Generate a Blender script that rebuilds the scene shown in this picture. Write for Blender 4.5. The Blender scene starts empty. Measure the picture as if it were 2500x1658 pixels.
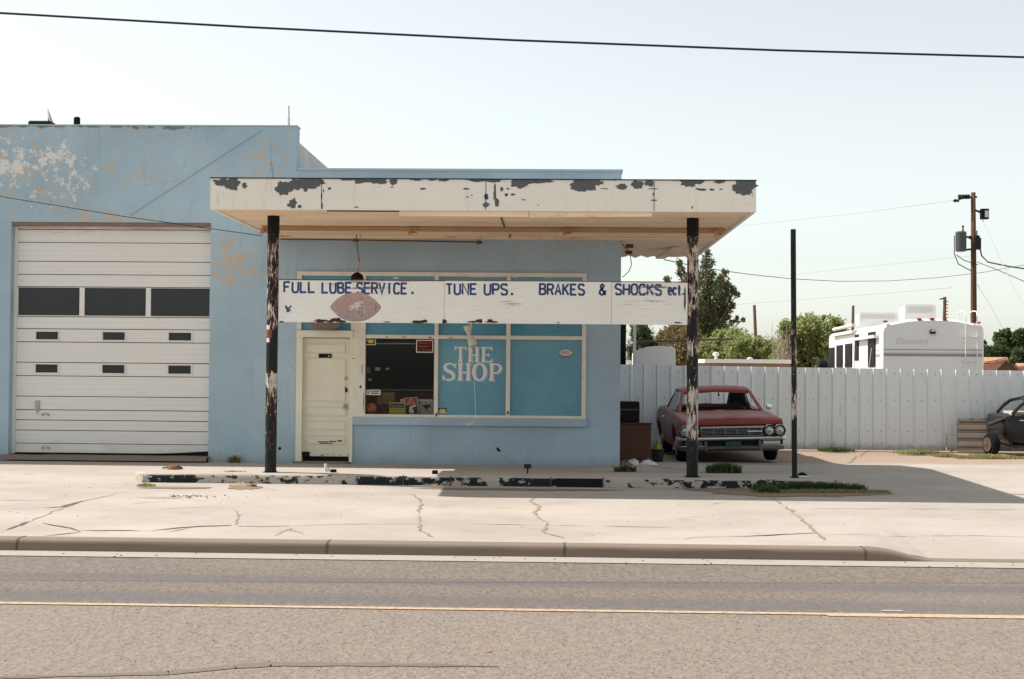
import bpy, math, random
from mathutils import Vector, Matrix, noise as mnoise
R_ = math.radians
C = bpy.context.scene.collection
SC = bpy.context.scene

# ------------------------------------------------------------------ camera
FPX, PSI, PIT, ROLL, CZ = 3472.0, .0288, .0196, .0085, 1.55
fwd = Vector((-math.sin(PSI)*math.cos(PIT), math.cos(PSI)*math.cos(PIT), math.sin(PIT)))
r0 = Vector((math.cos(PSI), math.sin(PSI), 0)); u0 = r0.cross(fwd)
rt = math.cos(ROLL)*r0+math.sin(ROLL)*u0; up = -math.sin(ROLL)*r0+math.cos(ROLL)*u0
cam = bpy.data.cameras.new("camera"); camo = bpy.data.objects.new("camera", cam); C.objects.link(camo)
cam.sensor_width = 36; cam.lens = 36*FPX/2500; cam.clip_end = 3000; cam.clip_start = .05
m = Matrix((rt, up, -fwd)).transposed().to_4x4(); m.translation = Vector((0, 0, CZ)); camo.matrix_world = m
SC.camera = camo

# ------------------------------------------------------------------ sky, sun, exposure
SUNV = Vector((-.84, .175, 1)).normalized()
EL = math.asin(SUNV.z); AZ = math.atan2(SUNV.x, SUNV.y)
W = bpy.data.worlds.new("World"); SC.world = W; W.use_nodes = True
nt = W.node_tree; bg = nt.nodes['Background']; sk = nt.nodes.new('ShaderNodeTexSky')
sk.sky_type = 'NISHITA'; sk.sun_disc = False; sk.sun_elevation = EL; sk.sun_rotation = AZ
sk.air_density = 1.0; sk.dust_density = 1.0; sk.ozone_density = 1.0; sk.altitude = 0
hs = nt.nodes.new('ShaderNodeHueSaturation'); hs.inputs['Saturation'].default_value = .30; nt.links.new(sk.outputs[0], hs.inputs['Color'])   # hazy, washed-out summer sky
tn = nt.nodes.new('ShaderNodeMix'); tn.data_type = 'RGBA'; tn.blend_type = 'MULTIPLY'; tn.inputs[0].default_value = 1; tn.inputs[7].default_value = (.985, 1.005, .955, 1)
nt.links.new(hs.outputs[0], tn.inputs[6]); nt.links.new(tn.outputs[2], bg.inputs[0]); bg.inputs[1].default_value = .106
sl = bpy.data.lights.new("sun", 'SUN'); sl.energy = 3.6; sl.angle = R_(.5); sl.color = (1, .945, .885)
slo = bpy.data.objects.new("sun", sl); C.objects.link(slo)
slo.rotation_euler = SUNV.to_track_quat('Z', 'Y').to_euler(); slo.location = (-20, 10, 30)
SC.view_settings.view_transform = 'Standard'; SC.view_settings.look = 'None'
SC.view_settings.exposure = .86; SC.view_settings.gamma = 1

# ------------------------------------------------------------------ layout helpers
def at(u, v, Y):
    d = fwd*FPX+rt*(u-1250)-up*(v-829); t = Y/d.y
    return d.x*t, CZ+d.z*t
def ax(u, Y, v=829): return at(u, v, Y)[0]
def az(u, v, Y): return at(u, v, Y)[1]
YW, YF, YP, YS = 23.2, 18.9, 19.9, 19.85          # wall front, fascia front, posts, sign board
def gz(Y):
    if Y < YW: return -.03-.0165*(YW-Y)
    return max(-.03-.045*(Y-YW), -.21-.005*max(0, Y-27.2))

# ------------------------------------------------------------------ mesh builder
class MB:
    def __init__(s): s.v = []; s.f = []; s.m = []
    def quad(s, a, b, c, d, m=0): s.poly([a, b, c, d], m)
    def poly(s, p, m=0):
        i = len(s.v); s.v += [tuple(q) for q in p]; s.f.append(tuple(range(i, i+len(p)))); s.m.append(m)
    def box(s, x0, x1, y0, y1, z0, z1, m=0):
        i = len(s.v)
        s.v += [(x, y, z) for z in (z0, z1) for y in (y0, y1) for x in (x0, x1)]
        for f in ((0, 2, 3, 1), (4, 5, 7, 6), (0, 1, 5, 4), (2, 6, 7, 3), (0, 4, 6, 2), (1, 3, 7, 5)):
            s.f.append(tuple(i+k for k in f)); s.m.append(m)
    def bbox(s, x0, x1, y0, y1, z0, z1, b=.01, m=0):      # box with chamfered vertical and front edges
        pts = [(x0+b, y0), (x1-b, y0), (x1, y0+b), (x1, y1-b), (x1-b, y1), (x0+b, y1), (x0, y1-b), (x0, y0+b)]
        cx, cy = (x0+x1)/2, (y0+y1)/2
        def ring(z, k): return [(x+(b if x < cx else -b)*k, y+(b if y < cy else -b)*k, z) for x, y in pts]
        s.loft([ring(z0, 1), ring(z0+b, 0), ring(z1-b, 0), ring(z1, 1)], m, True, True)
    def loft(s, rings, m=0, cap=True, closed=True):
        i = len(s.v); n = len(rings[0])
        for r in rings: s.v += [tuple(q) for q in r]
        for k in range(len(rings)-1):
            for j in range(n if closed else n-1):
                a = i+k*n+j; b = i+k*n+(j+1) % n
                s.f.append((a, b, b+n, a+n)); s.m.append(m)
        if cap:
            s.f.append(tuple(range(i, i+n))); s.m.append(m)
            e = i+(len(rings)-1)*n; s.f.append(tuple(range(e, e+n))); s.m.append(m)
    def tube(s, path, r, n=8, m=0):
        path = [Vector(p) for p in path]; rings = []
        for k, p in enumerate(path):
            d = (path[min(k+1, len(path)-1)]-path[max(k-1, 0)]).normalized()
            a = d.orthogonal().normalized() if k == 0 else (a-d*a.dot(d)).normalized()
            b = d.cross(a); rr = r[k] if isinstance(r, (list, tuple)) else r
            rings.append([p+(a*math.cos(t)+b*math.sin(t))*rr for t in [2*math.pi*j/n for j in range(n)]])
        s.loft(rings, m)
    def lathe(s, c, prof, axis='z', n=20, m=0):
        c = Vector(c); rings = []
        for r, h in prof:
            ring = []
            for j in range(n):
                t = 2*math.pi*j/n; a, b = r*math.cos(t), r*math.sin(t)
                ring.append(c+(Vector((a, b, h)) if axis == 'z' else Vector((a, h, b)) if axis == 'y' else Vector((h, a, b))))
            rings.append(ring)
        s.loft(rings, m)
    def sheet(s, x0, x1, y0, y1, nx, ny, zf, m=0):
        i = len(s.v)
        for b in range(ny+1):
            for a in range(nx+1):
                x = x0+(x1-x0)*a/nx; y = y0+(y1-y0)*b/ny; s.v.append((x, y, zf(x, y)))
        for b in range(ny):
            for a in range(nx):
                k = i+b*(nx+1)+a; s.f.append((k, k+1, k+nx+2, k+nx+1)); s.m.append(m)
    def strip(s, pts, wid, y, m=0):                        # painted stroke in an XZ plane at depth y, mitred
        n = len(pts); L = []; Rr = []
        for k in range(n):
            p = Vector(pts[k]); w = (wid[k] if isinstance(wid, (list, tuple)) else wid)/2
            d0 = (p-Vector(pts[k-1])).normalized() if k else None
            d1 = (Vector(pts[k+1])-p).normalized() if k < n-1 else None
            if d0 is None: d0 = d1
            if d1 is None: d1 = d0
            n0 = Vector((-d0.y, d0.x)); n1 = Vector((-d1.y, d1.x)); mm = n0+n1
            mm = n1 if mm.length < .1 else mm.normalized()
            w2 = min(w/max(mm.dot(n1), .3), w*1.8)
            L.append(p+mm*w2); Rr.append(p-mm*w2)
        for k in range(n-1):
            s.quad((L[k].x, y, L[k].y), (Rr[k].x, y, Rr[k].y), (Rr[k+1].x, y, Rr[k+1].y), (L[k+1].x, y, L[k+1].y), m)
    def build(s, name, mats, parent=None, smooth=False, local=False, label=None):
        me = bpy.data.meshes.new(name)
        off = Vector((0, 0, 0))
        if parent is not None and not local:
            q = parent
            while q is not None: off += q.location; q = q.parent
        me.from_pydata([tuple(Vector(p)-off) for p in s.v], [], s.f)
        if not isinstance(mats, (list, tuple)): mats = [mats]
        for q in mats: me.materials.append(q)
        me.polygons.foreach_set('material_index', s.m)
        me.polygons.foreach_set('use_smooth', [smooth]*len(s.f))
        me.update()
        o = bpy.data.objects.new(name, me); C.objects.link(o)
        if parent is not None: o.parent = parent
        if label: o['label'] = label
        return o
def sharp(o, ang=35):
    me = o.data
    import bmesh
    b = bmesh.new(); b.from_mesh(me); bmesh.ops.remove_doubles(b, verts=b.verts, dist=1e-5)
    bmesh.ops.recalc_face_normals(b, faces=b.faces)
    for e in b.edges:
        if len(e.link_faces) != 2 or e.calc_face_angle(0) > R_(ang): e.smooth = False
    for f in b.faces: f.smooth = True
    b.to_mesh(me); b.free(); return o
def bevel(o, w=.01, seg=2):
    mo = o.modifiers.new('bevel', 'BEVEL'); mo.width = w; mo.segments = seg; mo.limit_method = 'ANGLE'; mo.angle_limit = R_(40); return o
def tag(o, label, cat, group=None, kind=None):
    o['label'] = label; o['category'] = cat
    if group: o['group'] = group
    if kind: o['kind'] = kind
    return o
def struct(o): o['kind'] = 'structure'; return o
def thing(name, label, cat, loc=(0, 0, 0), rot=(0, 0, 0), group=None):
    o = bpy.data.objects.new(name, None); C.objects.link(o); o.empty_display_size = .2
    o.location = loc; o.rotation_euler = rot
    return tag(o, label, cat, group)
def text(s, x, z, y, h, mat, parent=None, name='lettering', width=None, align='CENTER', shear=0, bold=0, rotz=0, local=False):
    cu = bpy.data.curves.new('t', 'FONT'); cu.body = s; cu.align_x = align; cu.align_y = 'CENTER'; cu.size = 1; cu.shear = shear; cu.offset = bold
    cu.resolution_u = 3; to = bpy.data.objects.new('t', cu); C.objects.link(to)
    dg = bpy.context.evaluated_depsgraph_get(); dg.update()
    me = bpy.data.meshes.new_from_object(to.evaluated_get(dg)); bpy.data.objects.remove(to); bpy.data.curves.remove(cu)
    xs = [v.co.x for v in me.vertices]; ys = [v.co.y for v in me.vertices]
    w = max(xs)-min(xs); hh = max(ys)-min(ys); sx = (width/w) if width else h/hh; sz = h/hh
    cx = (max(xs)+min(xs))/2; cy = (max(ys)+min(ys))/2
    off = Vector((0, 0, 0))
    if parent is not None and not local:
        q = parent
        while q is not None: off += q.location; q = q.parent
    for v in me.vertices:
        px, pz = (v.co.x-cx)*sx, (v.co.y-cy)*sz
        if rotz: px, pz = px*math.cos(rotz)-pz*math.sin(rotz), px*math.sin(rotz)+pz*math.cos(rotz)
        v.co = Vector((x+px, y, z+pz))-off
    me.materials.clear(); me.materials.append(mat)
    o = bpy.data.objects.new(name, me); C.objects.link(o)
    if parent is not None: o.parent = parent
    return o

# ------------------------------------------------------------------ node helper and materials
class NT:
    def __init__(s, name):
        s.m = bpy.data.materials.new(name); s.m.use_nodes = True; s.t = s.m.node_tree
        s.b = s.t.nodes['Principled BSDF']; s.P = s.new('ShaderNodeNewGeometry').outputs['Position']; s._s = None
    def new(s, t): return s.t.nodes.new(t)
    def set(s, sock, v):
        if hasattr(v, 'is_linked') or isinstance(v, bpy.types.NodeSocket): s.t.links.new(v, sock)
        elif isinstance(v, (tuple, list)) and sock.type == 'RGBA': sock.default_value = (*v[:3], 1)
        else: sock.default_value = v
    def math(s, op, a, b=0., c=None, clamp=False):
        n = s.new('ShaderNodeMath'); n.operation = op; n.use_clamp = clamp; s.set(n.inputs[0], a); s.set(n.inputs[1], b)
        if c is not None: s.set(n.inputs[2], c)
        return n.outputs[0]
    def add(s, a, b): return s.math('ADD', a, b)
    def mul(s, a, b): return s.math('MULTIPLY', a, b)
    def mix(s, f, a, b):
        n = s.new('ShaderNodeMix'); n.data_type = 'RGBA'; s.set(n.inputs[0], f); s.set(n.inputs[6], a); s.set(n.inputs[7], b); return n.outputs[2]
    def scale(s, v, k):
        n = s.new('ShaderNodeVectorMath'); n.operation = 'MULTIPLY'; s.set(n.inputs[0], v); n.inputs[1].default_value = k; return n.outputs[0]
    def noise(s, sc, det=4, rough=.55, vec=None, k=None, dist=0, off=None):
        vec = vec or s.P
        if k: vec = s.scale(vec, k)
        if off:
            n = s.new('ShaderNodeVectorMath'); s.set(n.inputs[0], vec); n.inputs[1].default_value = (off, off*.7, -off); vec = n.outputs[0]
        n = s.new('ShaderNodeTexNoise'); s.set(n.inputs['Vector'], vec); n.inputs['Scale'].default_value = sc
        n.inputs['Detail'].default_value = det; n.inputs['Roughness'].default_value = rough; n.inputs['Distortion'].default_value = dist
        return n.outputs[0]
    def voro(s, sc, k=None, feat='F1'):
        n = s.new('ShaderNodeTexVoronoi'); n.feature = feat; s.set(n.inputs['Vector'], s.scale(s.P, k) if k else s.P); n.inputs['Scale'].default_value = sc
        return n.outputs[0]
    def step(s, x, a, b):                                   # smooth 0..1 between a and b
        n = s.new('ShaderNodeMapRange'); n.interpolation_type = 'SMOOTHSTEP'; s.set(n.inputs[0], x); s.set(n.inputs[1], a); s.set(n.inputs[2], b); return n.outputs[0]
    def ramp(s, x, stops):
        n = s.new('ShaderNodeValToRGB'); s.set(n.inputs[0], x); e = n.color_ramp.elements
        while len(e) < len(stops): e.new(.5)
        for q, (p, c) in zip(e, stops): q.position = p; q.color = (*c, 1) if isinstance(c, tuple) else (c, c, c, 1)
        return n.outputs[0]
    def xyz(s):
        if s._s is None: s._s = s.new('ShaderNodeSeparateXYZ'); s.t.links.new(s.P, s._s.inputs[0])
        return s._s.outputs
    def blob(s, cx, cz, rx, rz, ax2=2):                     # 1 at centre, 0 at the ellipse, in X and Z (or Y)
        o = s.xyz(); a = s.math('DIVIDE', s.math('SUBTRACT', o[0], cx), rx); b = s.math('DIVIDE', s.math('SUBTRACT', o[ax2], cz), rz)
        d = s.math('SQRT', s.add(s.mul(a, a), s.mul(b, b))); return s.math('SUBTRACT', 1., d, clamp=True)
    def maxi(s, L):
        r = L[0]
        for q in L[1:]: r = s.math('MAXIMUM', r, q)
        return r
    def end(s, col, rough=.8, bump=None, bs=.2, bd=.01, metal=0., spec=.3, coat=0.):
        s.set(s.b.inputs['Base Color'], col); s.set(s.b.inputs['Roughness'], rough); s.set(s.b.inputs['Metallic'], metal)
        s.b.inputs['Specular IOR Level'].default_value = spec
        if coat: s.b.inputs['Coat Weight'].default_value = coat
        if bump is not None:
            n = s.new('ShaderNodeBump'); n.inputs['Strength'].default_value = bs; n.inputs['Distance'].default_value = bd
            s.set(n.inputs['Height'], bump); s.t.links.new(n.outputs[0], s.b.inputs['Normal'])
        return s.m
def hsv(c, k): return tuple(max(0, min(1, q*k)) for q in c)
def plain(name, c, rough=.7, var=.12, vs=2.5, fine=.06, fs=70, bs=.08, metal=0., spec=.3, k=None, coat=0.):
    n = NT(name); a = n.noise(vs, 5, .6, k=k); f = n.noise(fs, 3, .6)
    x = n.add(n.mul(n.math('SUBTRACT', a, .5), var*2.6), n.mul(n.math('SUBTRACT', f, .5), fine*2.6))
    col = n.mix(n.add(x, .5), hsv(c, .55), hsv(c, 1.45))
    return n.end(col, rough, f, bs, .004, metal, spec, coat)
MT = {}
def mp(key, *a, **k): MT[key] = plain(key, *a, **k); return MT[key]

mp('white_paint', (.72, .70, .65), .6); mp('cream', (.81, .715, .56), .55, var=.1); mp('cream_dark', (.52, .41, .26), .7)
mp('trim', (.74, .67, .58), .7, var=.2, vs=6); mp('black', (.010, .010, .011), .6, spec=.12); mp('dark_metal', (.022, .022, .024), .6, spec=.15)
mp('chrome', (.62, .62, .62), .22, metal=1., var=.1); mp('steel', (.35, .36, .37), .45, metal=.6); mp('rust', (.16, .07, .035), .9, var=.3)
mp('rubber', (.012, .012, .012), .9, spec=.1); mp('navy', (.035, .06, .19), .7, var=.25, vs=30); mp('sign_white', (.8, .8, .76), .6)
mp('yellow', (.62, .5, .05), .5); mp('red', (.5, .03, .04), .5); mp('orange', (.55, .1, .05), .6); mp('card', (.33, .17, .075), .85)
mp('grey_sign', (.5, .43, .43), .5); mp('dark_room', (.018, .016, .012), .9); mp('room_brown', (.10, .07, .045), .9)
mp('rv_white', (.88, .85, .78), .4, var=.02, spec=.5); mp('rv_grey', (.30, .28, .27), .5); mp('rv_pale', (.62, .585, .54), .5)
mp('pole_wood', (.095, .046, .026), .9, var=.25, vs=3, k=(6, 6, .6)); mp('bark', (.10, .075, .055), .95, var=.3, k=(4, 4, 1))
mp('roof_tile', (.42, .21, .14), .9, var=.15); mp('house_brown', (.13, .08, .06), .9); mp('cabinet', (.085, .03, .015), .6, var=.25, vs=3, k=(1, 1, 5))
mp('lamp_white', (.66, .6, .5), .45); mp('cloth_white', (.7, .7, .68), .9); mp('tin', (.6, .6, .58), .6)
mp('letter_blue', (.05, .09, .24), .7)

def wall_material(name, garage):
    n = NT(name); o = n.xyz()
    blue = (.375, .495, .572) if garage else (.355, .47, .565); big = n.noise(.6, 5, .6); mid = n.noise(5, 6, .65); fine = n.noise(110, 3, .7)
    col = n.mix(n.step(big, .3, .72), hsv(blue, .88), hsv(blue, 1.1))
    col = n.mix(n.mul(n.step(mid, .5, .75), .22), col, (.27, .35, .38))
    # stucco freckles
    col = n.mix(n.mul(n.step(fine, .60, .74), .25), col, (.13, .19, .22))
    # vertical drip stains from the coping
    dr = n.noise(3, 4, .6, k=(3, 1, .18)); col = n.mix(n.mul(n.step(dr, .56, .74), .16), col, (.20, .20, .19))
    if garage:
        B = lambda u, v, ru, rv: n.blob(*at(u, v, YW), ru/149.6, rv/149.6)
        reg = n.maxi([n.mul(B(280, 530, 460, 45), 1.35), n.mul(B(565, 640, 150, 130), 1.55), B(70, 420, 260, 190), n.mul(B(350, 410, 500, 160), .8), B(650, 420, 160, 190), n.mul(B(200, 320, 500, 35), .9), n.mul(B(570, 1115, 60, 28), 1.0), n.mul(B(660, 700, 120, 60), .5), n.mul(B(730, 1105, 60, 25), .8)])
        on = n.add(n.mul(n.noise(6.2, 7, .68, off=3.1), .75), n.mul(n.noise(24, 5, .7, off=1.), .25)); o2 = n.noise(1.7, 3, .5, off=8.)
        thr = n.math('SUBTRACT', .80, n.add(n.mul(n.math('POWER', reg, .5), .225), n.mul(o2, .08)))
        om = n.step(n.math('SUBTRACT', on, n.math('SUBTRACT', thr, .026)), -.03, .07)
        ocol = n.mix(n.noise(40, 4, .7), (.47, .34, .22), (.64, .51, .36))
        col = n.mix(n.mul(om, .75), col, ocol)
        wr = n.maxi([n.mul(B(120, 385, 120, 60), 1.2), B(20, 400, 120, 120), n.mul(B(170, 430, 130, 90), .7), n.mul(B(180, 490, 90, 60), .5), n.mul(B(90, 480, 110, 60), .5)])
        wn = n.add(n.mul(n.noise(7, 7, .75, off=11.), .7), n.mul(n.noise(26, 5, .75, off=3.), .3))
        wm = n.step(n.math('SUBTRACT', wn, n.math('SUBTRACT', .67, n.mul(n.math('POWER', wr, .6), .23))), 0., .05)
        col = n.mix(n.mul(wm, .9), col, (.74, .72, .69))
        gn = n.noise(6, 6, .7, off=5.); gr = n.maxi([B(150, 309, 700, 9), B(450, 312, 300, 14)])
        col = n.mix(n.mul(n.step(n.math('SUBTRACT', gn, n.math('SUBTRACT', .78, n.mul(gr, .4))), 0., .06), .7), col, (.10, .10, .07))
    # grime splash along the foot of the wall
    ft = n.step(n.add(o[2], n.mul(n.noise(2.5, 6, .7, off=2.), .5)), .42, .16); col = n.mix(n.mul(ft, .40), col, (.20, .17, .14))
    tr = n.noise(22, 5, .6, k=(1, 1, .6), off=1.); ck = n.voro(.55, k=(1, 1, 1.3), feat='DISTANCE_TO_EDGE'); ckn = n.step(n.add(ck, n.mul(n.noise(6, 6, .7, off=7.), .03)), .0215, .0175); col = n.mix(n.mul(ckn, n.mul(n.step(big, .5, .6), .16)), col, (.17, .2, .22))
    return n.end(col, .88, n.add(n.mul(fine, .8), n.add(mid, n.mul(tr, .8))), .45, .008, spec=.15)
MT['wall_garage'] = wall_material('wall_garage', True); MT['wall_office'] = wall_material('wall_office', False)

def peel_post(name, stops, seed):
    n = NT(name); o = n.xyz(); z = n.math('DIVIDE', o[2], 3.7)
    lv = n.ramp(z, stops); a = n.noise(9, 8, .72, k=(2.2, 2.2, .5), off=seed); b = n.noise(34, 5, .78, k=(1.3, 1.3, .3), off=seed+2)
    x = n.add(n.mul(a, .55), n.mul(b, .45))
    pm = n.step(n.math('SUBTRACT', x, n.math('SUBTRACT', .74, n.mul(lv, .35))), -.014, .014)
    wh = n.mix(n.noise(14, 4, .6, off=seed), (.36, .31, .27), (.68, .64, .57))
    rm = n.step(n.math('SUBTRACT', x, n.math('SUBTRACT', .71, n.mul(lv, .35))), -.01, .01)
    col = n.mix(rm, n.mix(n.step(b, .45, .65), (.007, .009, .010), (.022, .022, .024)), (.14, .05, .03)); col = n.mix(pm, col, wh)
    rs = n.step(n.noise(7, 6, .7, off=seed+9), .68, .73); col = n.mix(n.mul(rs, .8), col, (.17, .06, .035))
    return n.end(col, n.mix(pm, (.5,)*3, (.75,)*3), pm, .5, .002, spec=.2)
MT['post_a'] = peel_post('post_a', [(0, .3), (.08, .38), (.14, .4), (.22, .48), (.30, .52), (.345, .74), (.385, .72), (.405, .3), (.46, .3), (.53, .3), (.57, .6), (.64, .6), (.86, .6), (.95, .3)], 1.)
MT['post_b'] = peel_post('post_b', [(0, .25), (.13, .3), (.17, .72), (.25, .72), (.33, .70), (.37, .5), (.43, .4), (.50, .65), (.56, .4), (.66, .64), (.84, .64), (.93, .5), (.98, .3)], 14.)
MT['post_c'] = peel_post('post_c', [(0, .28), (.18, .3), (.22, .4), (.25, .76), (.31, .76), (.37, .45), (.41, .55), (.49, .68), (.56, .55), (.65, .4), (.76, .3)], 33.)
def fascia_material():
    n = NT('fascia_paint'); a = n.noise(1.2, 5, .6, k=(.5, 1, 2)); s = n.noise(9, 7, .7, k=(.35, 1, 2.6))
    col = n.mix(a, (.78, .73, .64), (.91, .87, .79)); col = n.mix(n.mul(n.step(s, .64, .72), .5), col, (.34, .27, .2))
    d = n.noise(7, 5, .65, k=(2.5, 1, .25)); col = n.mix(n.mul(n.step(d, .58, .75), .3), col, (.32, .26, .2))
    f = n.noise(60, 4, .7); col = n.mix(n.mul(n.step(f, .63, .68), .6), col, (.16, .14, .13)); ch = n.noise(11, 7, .75, k=(.7, 1, 1), off=3.); tpz = n.step(n.xyz()[2], 3.88, 4.06); col = n.mix(n.step(n.math('SUBTRACT', ch, n.math('SUBTRACT', .70, n.mul(tpz, .085))), 0., .012), col, (.10, .10, .11)); hr = n.noise(4, 7, .75, k=(.25, 1, 5), off=8.); col = n.mix(n.mul(n.step(hr, .62, .67), .5), col, (.33, .28, .23))
    return n.end(col, .65, s, .2, .004)
MT['fascia'] = fascia_material()
def peel_dark():
    n = NT('bare_patch'); f = n.noise(45, 5, .75); col = n.mix(f, (.055, .058, .066), (.17, .175, .185)); return n.end(col, .85, f, .4, .004)
MT['bare'] = peel_dark()
def soffit_material():
    n = NT('soffit_paint'); a = n.noise(1.1, 6, .65, k=(.4, 2, 1)); b = n.noise(3, 6, .7, k=(.25, 3, 1), off=4.)
    col = n.mix(n.step(a, .3, .7), (.82, .60, .42), (.91, .75, .57)); col = n.mix(n.mul(n.step(b, .56, .70), .7), col, (.26, .12, .05))
    f = n.noise(12, 7, .75); col = n.mix(n.mul(n.step(f, .62, .68), .6), col, (.15, .08, .05))
    return n.end(col, .75, f, .3, .006)
MT['soffit'] = soffit_material()
def island_material():
    n = NT('island_paint'); o = n.xyz(); x = n.math('DIVIDE', n.math('ADD', o[0], 5.8), 9.8)
    lv = n.ramp(x, [(0, .25), (.04, .95), (.085, .9), (.10, .52), (.2, .5), (.31, .6), (.33, .95), (.385, 1.), (.39, .85), (.5, .8), (.505, .12), (.515, .12), (.52, .9), (.60, .8), (.625, .3), (.63, .3), (.69, .46), (.74, .55), (.8, .66), (.85, .8), (.95, .75), (.96, .15), (1, .1)])
    a = n.noise(7, 7, .68, k=(1, 1, 1.6), off=6.); m_ = n.step(n.math('SUBTRACT', a, n.math('SUBTRACT', .72, n.mul(lv, .33))), -.015, .015)
    up_ = n.step(n.new('ShaderNodeNewGeometry').outputs['Normal'], .5, .6)
    sp = n.new('ShaderNodeSeparateXYZ'); n.t.links.new(n.new('ShaderNodeNewGeometry').outputs['Normal'], sp.inputs[0])
    m_ = n.mul(m_, n.step(sp.outputs[2], .75, .45))
    w = n.mix(n.noise(4, 6, .65), (.33, .29, .25), (.44, .395, .345)); w = n.mix(n.mul(n.step(n.noise(20, 5, .7), .6, .68), .5), w, (.2, .16, .13))
    return n.end(n.mix(m_, w, (.010, .013, .015)), .8, n.add(n.noise(40, 4, .7), m_), .3, .004)
MT['island'] = island_material()
def sign_material():
    n = NT('sign_wood'); o = n.xyz()
    g = n.noise(5, 8, .72, k=(.30, 1, 7)); g2 = n.noise(11, 6, .7, k=(.22, 1, 7), off=5.)
    B = lambda u, v, ru, rv: n.blob(*at(u, v, YS), ru/178, rv/178)
    reg = n.maxi([B(1590, 708, 120, 40), n.mul(B(890, 700, 170, 32), 1.0), n.mul(B(1230, 735, 160, 35), .6), n.mul(B(1560, 735, 150, 30), .8), n.mul(B(960, 690, 300, 15), .7)])
    base = n.mix(n.noise(1.5, 5, .6), (.76, .745, .70), (.90, .885, .85)); base = n.mix(n.mul(n.step(g2, .5, .7), .25), base, (.42, .38, .32))
    g3 = n.noise(16, 7, .75, k=(.22, 1, 8), off=2.); base = n.mix(n.mul(n.step(g3, .58, .66), .5), base, (.33, .27, .22))
    m_ = n.step(n.math('SUBTRACT', g, n.math('SUBTRACT', .72, n.mul(n.math('POWER', reg, .6), .22))), -.01, .03)
    col = n.mix(n.mul(m_, .85), base, n.mix(n.noise(8, 3, .6), (.09, .05, .035), (.20, .10, .07)))
    return n.end(col, .8, g, .3, .004)
MT['sign'] = sign_material()
def worn_ink():
    n = NT('worn_blue_paint'); g = n.noise(6, 8, .72, k=(.3, 1, 6)); f = n.noise(30, 5, .7); o = n.xyz()
    col = n.mix(f, (.018, .045, .14), (.05, .09, .23)); reg = n.maxi([n.blob(*at(1600, 706, YS), .75, .3), n.mul(n.blob(*at(890, 700, YS), .5, .3), .9)])
    m_ = n.step(n.math('SUBTRACT', g, n.math('SUBTRACT', .68, n.mul(reg, .18))), 0, .04)
    col = n.mix(m_, col, n.mix(f, (.55, .5, .45), (.22, .09, .07))); return n.end(col, .8)
MT['ink'] = worn_ink()
def football_material():
    n = NT('football_paint'); g = n.noise(8, 7, .72, k=(.5, 1, 1.4)); v = n.noise(24, 6, .7, k=(1.6, 1, .5)); o = n.xyz()
    cx, cz = at(868, 750, YS); t = n.math('DIVIDE', n.math('SUBTRACT', o[2], cz-.2), .4)
    col = n.mix(t, (.36, .275, .28), (.47, .33, .285)); col = n.mix(n.mul(n.step(g, .52, .66), .6), col, (.38, .27, .17))
    col = n.mix(n.mul(n.step(v, .56, .66), .8), col, (.09, .07, .08)); col = n.mix(n.mul(n.step(n.noise(13, 6, .7, off=3.), .60, .64), .7), col, (.60, .55, .55))
    return n.end(col, .8)
MT['football'] = football_material()
def concrete_material():
    n = NT('lot_concrete'); o = n.xyz(); a = n.noise(.35, 6, .6, k=(1, 1.6, 1)); b = n.noise(2.2, 7, .65); f = n.noise(70, 4, .7)
    col = n.mix(n.step(a, .28, .72), (.34, .297, .258), (.43, .379, .332)); col = n.mix(n.mul(n.step(b, .52, .74), .45), col, (.27, .215, .175))
    col = n.mix(n.mul(n.step(f, .58, .70), .45), col, (.2, .165, .14)); st = n.noise(1.1, 5, .7, k=(.5, 3, 1), off=7.)
    col = n.mix(n.mul(n.step(st, .58, .74), .4), col, (.47, .425, .36))
    oil = n.maxi([n.blob(-4.9, 17.7, .5, .25, 1), n.mul(n.blob(-6.5, 22.8, 3.0, .5, 1), .6), n.blob(3.5, 25.5, 1.6, 1.6, 1)]); col = n.mix(n.mul(n.step(n.add(oil, n.mul(b, .5)), .55, .9), .5), col, (.20, .16, .13))
    # dirt drifting over the slab toward the back of the yard
    dm = n.step(n.add(o[1], n.mul(n.noise(.6, 6, .7, off=9.), 7.)), 29.3, 31.2); col = n.mix(n.mul(dm, .9), col, n.mix(b, (.27, .19, .135), (.36, .275, .21)))
    return n.end(col, .9, n.add(f, b), .2, .006, spec=.2)
MT['concrete'] = concrete_material()
def curb_material():
    n = NT('curb_concrete'); a = n.noise(1.1, 6, .65); f = n.noise(55, 4, .7); col = n.mix(a, (.165, .122, .092), (.235, .185, .14))
    col = n.mix(n.mul(n.step(f, .58, .68), .4), col, (.16, .13, .11)); return n.end(col, .9, f, .3, .006)
MT['curb'] = curb_material()
mp('gutter', (.34, .305, .265), .9, var=.12, vs=3, fine=.14, fs=60, bs=.2); mp('crack', (.12, .088, .065), .95, var=.4, vs=8); mp('crack_soft', (.27, .21, .155), .95, var=.3, vs=8)
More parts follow.
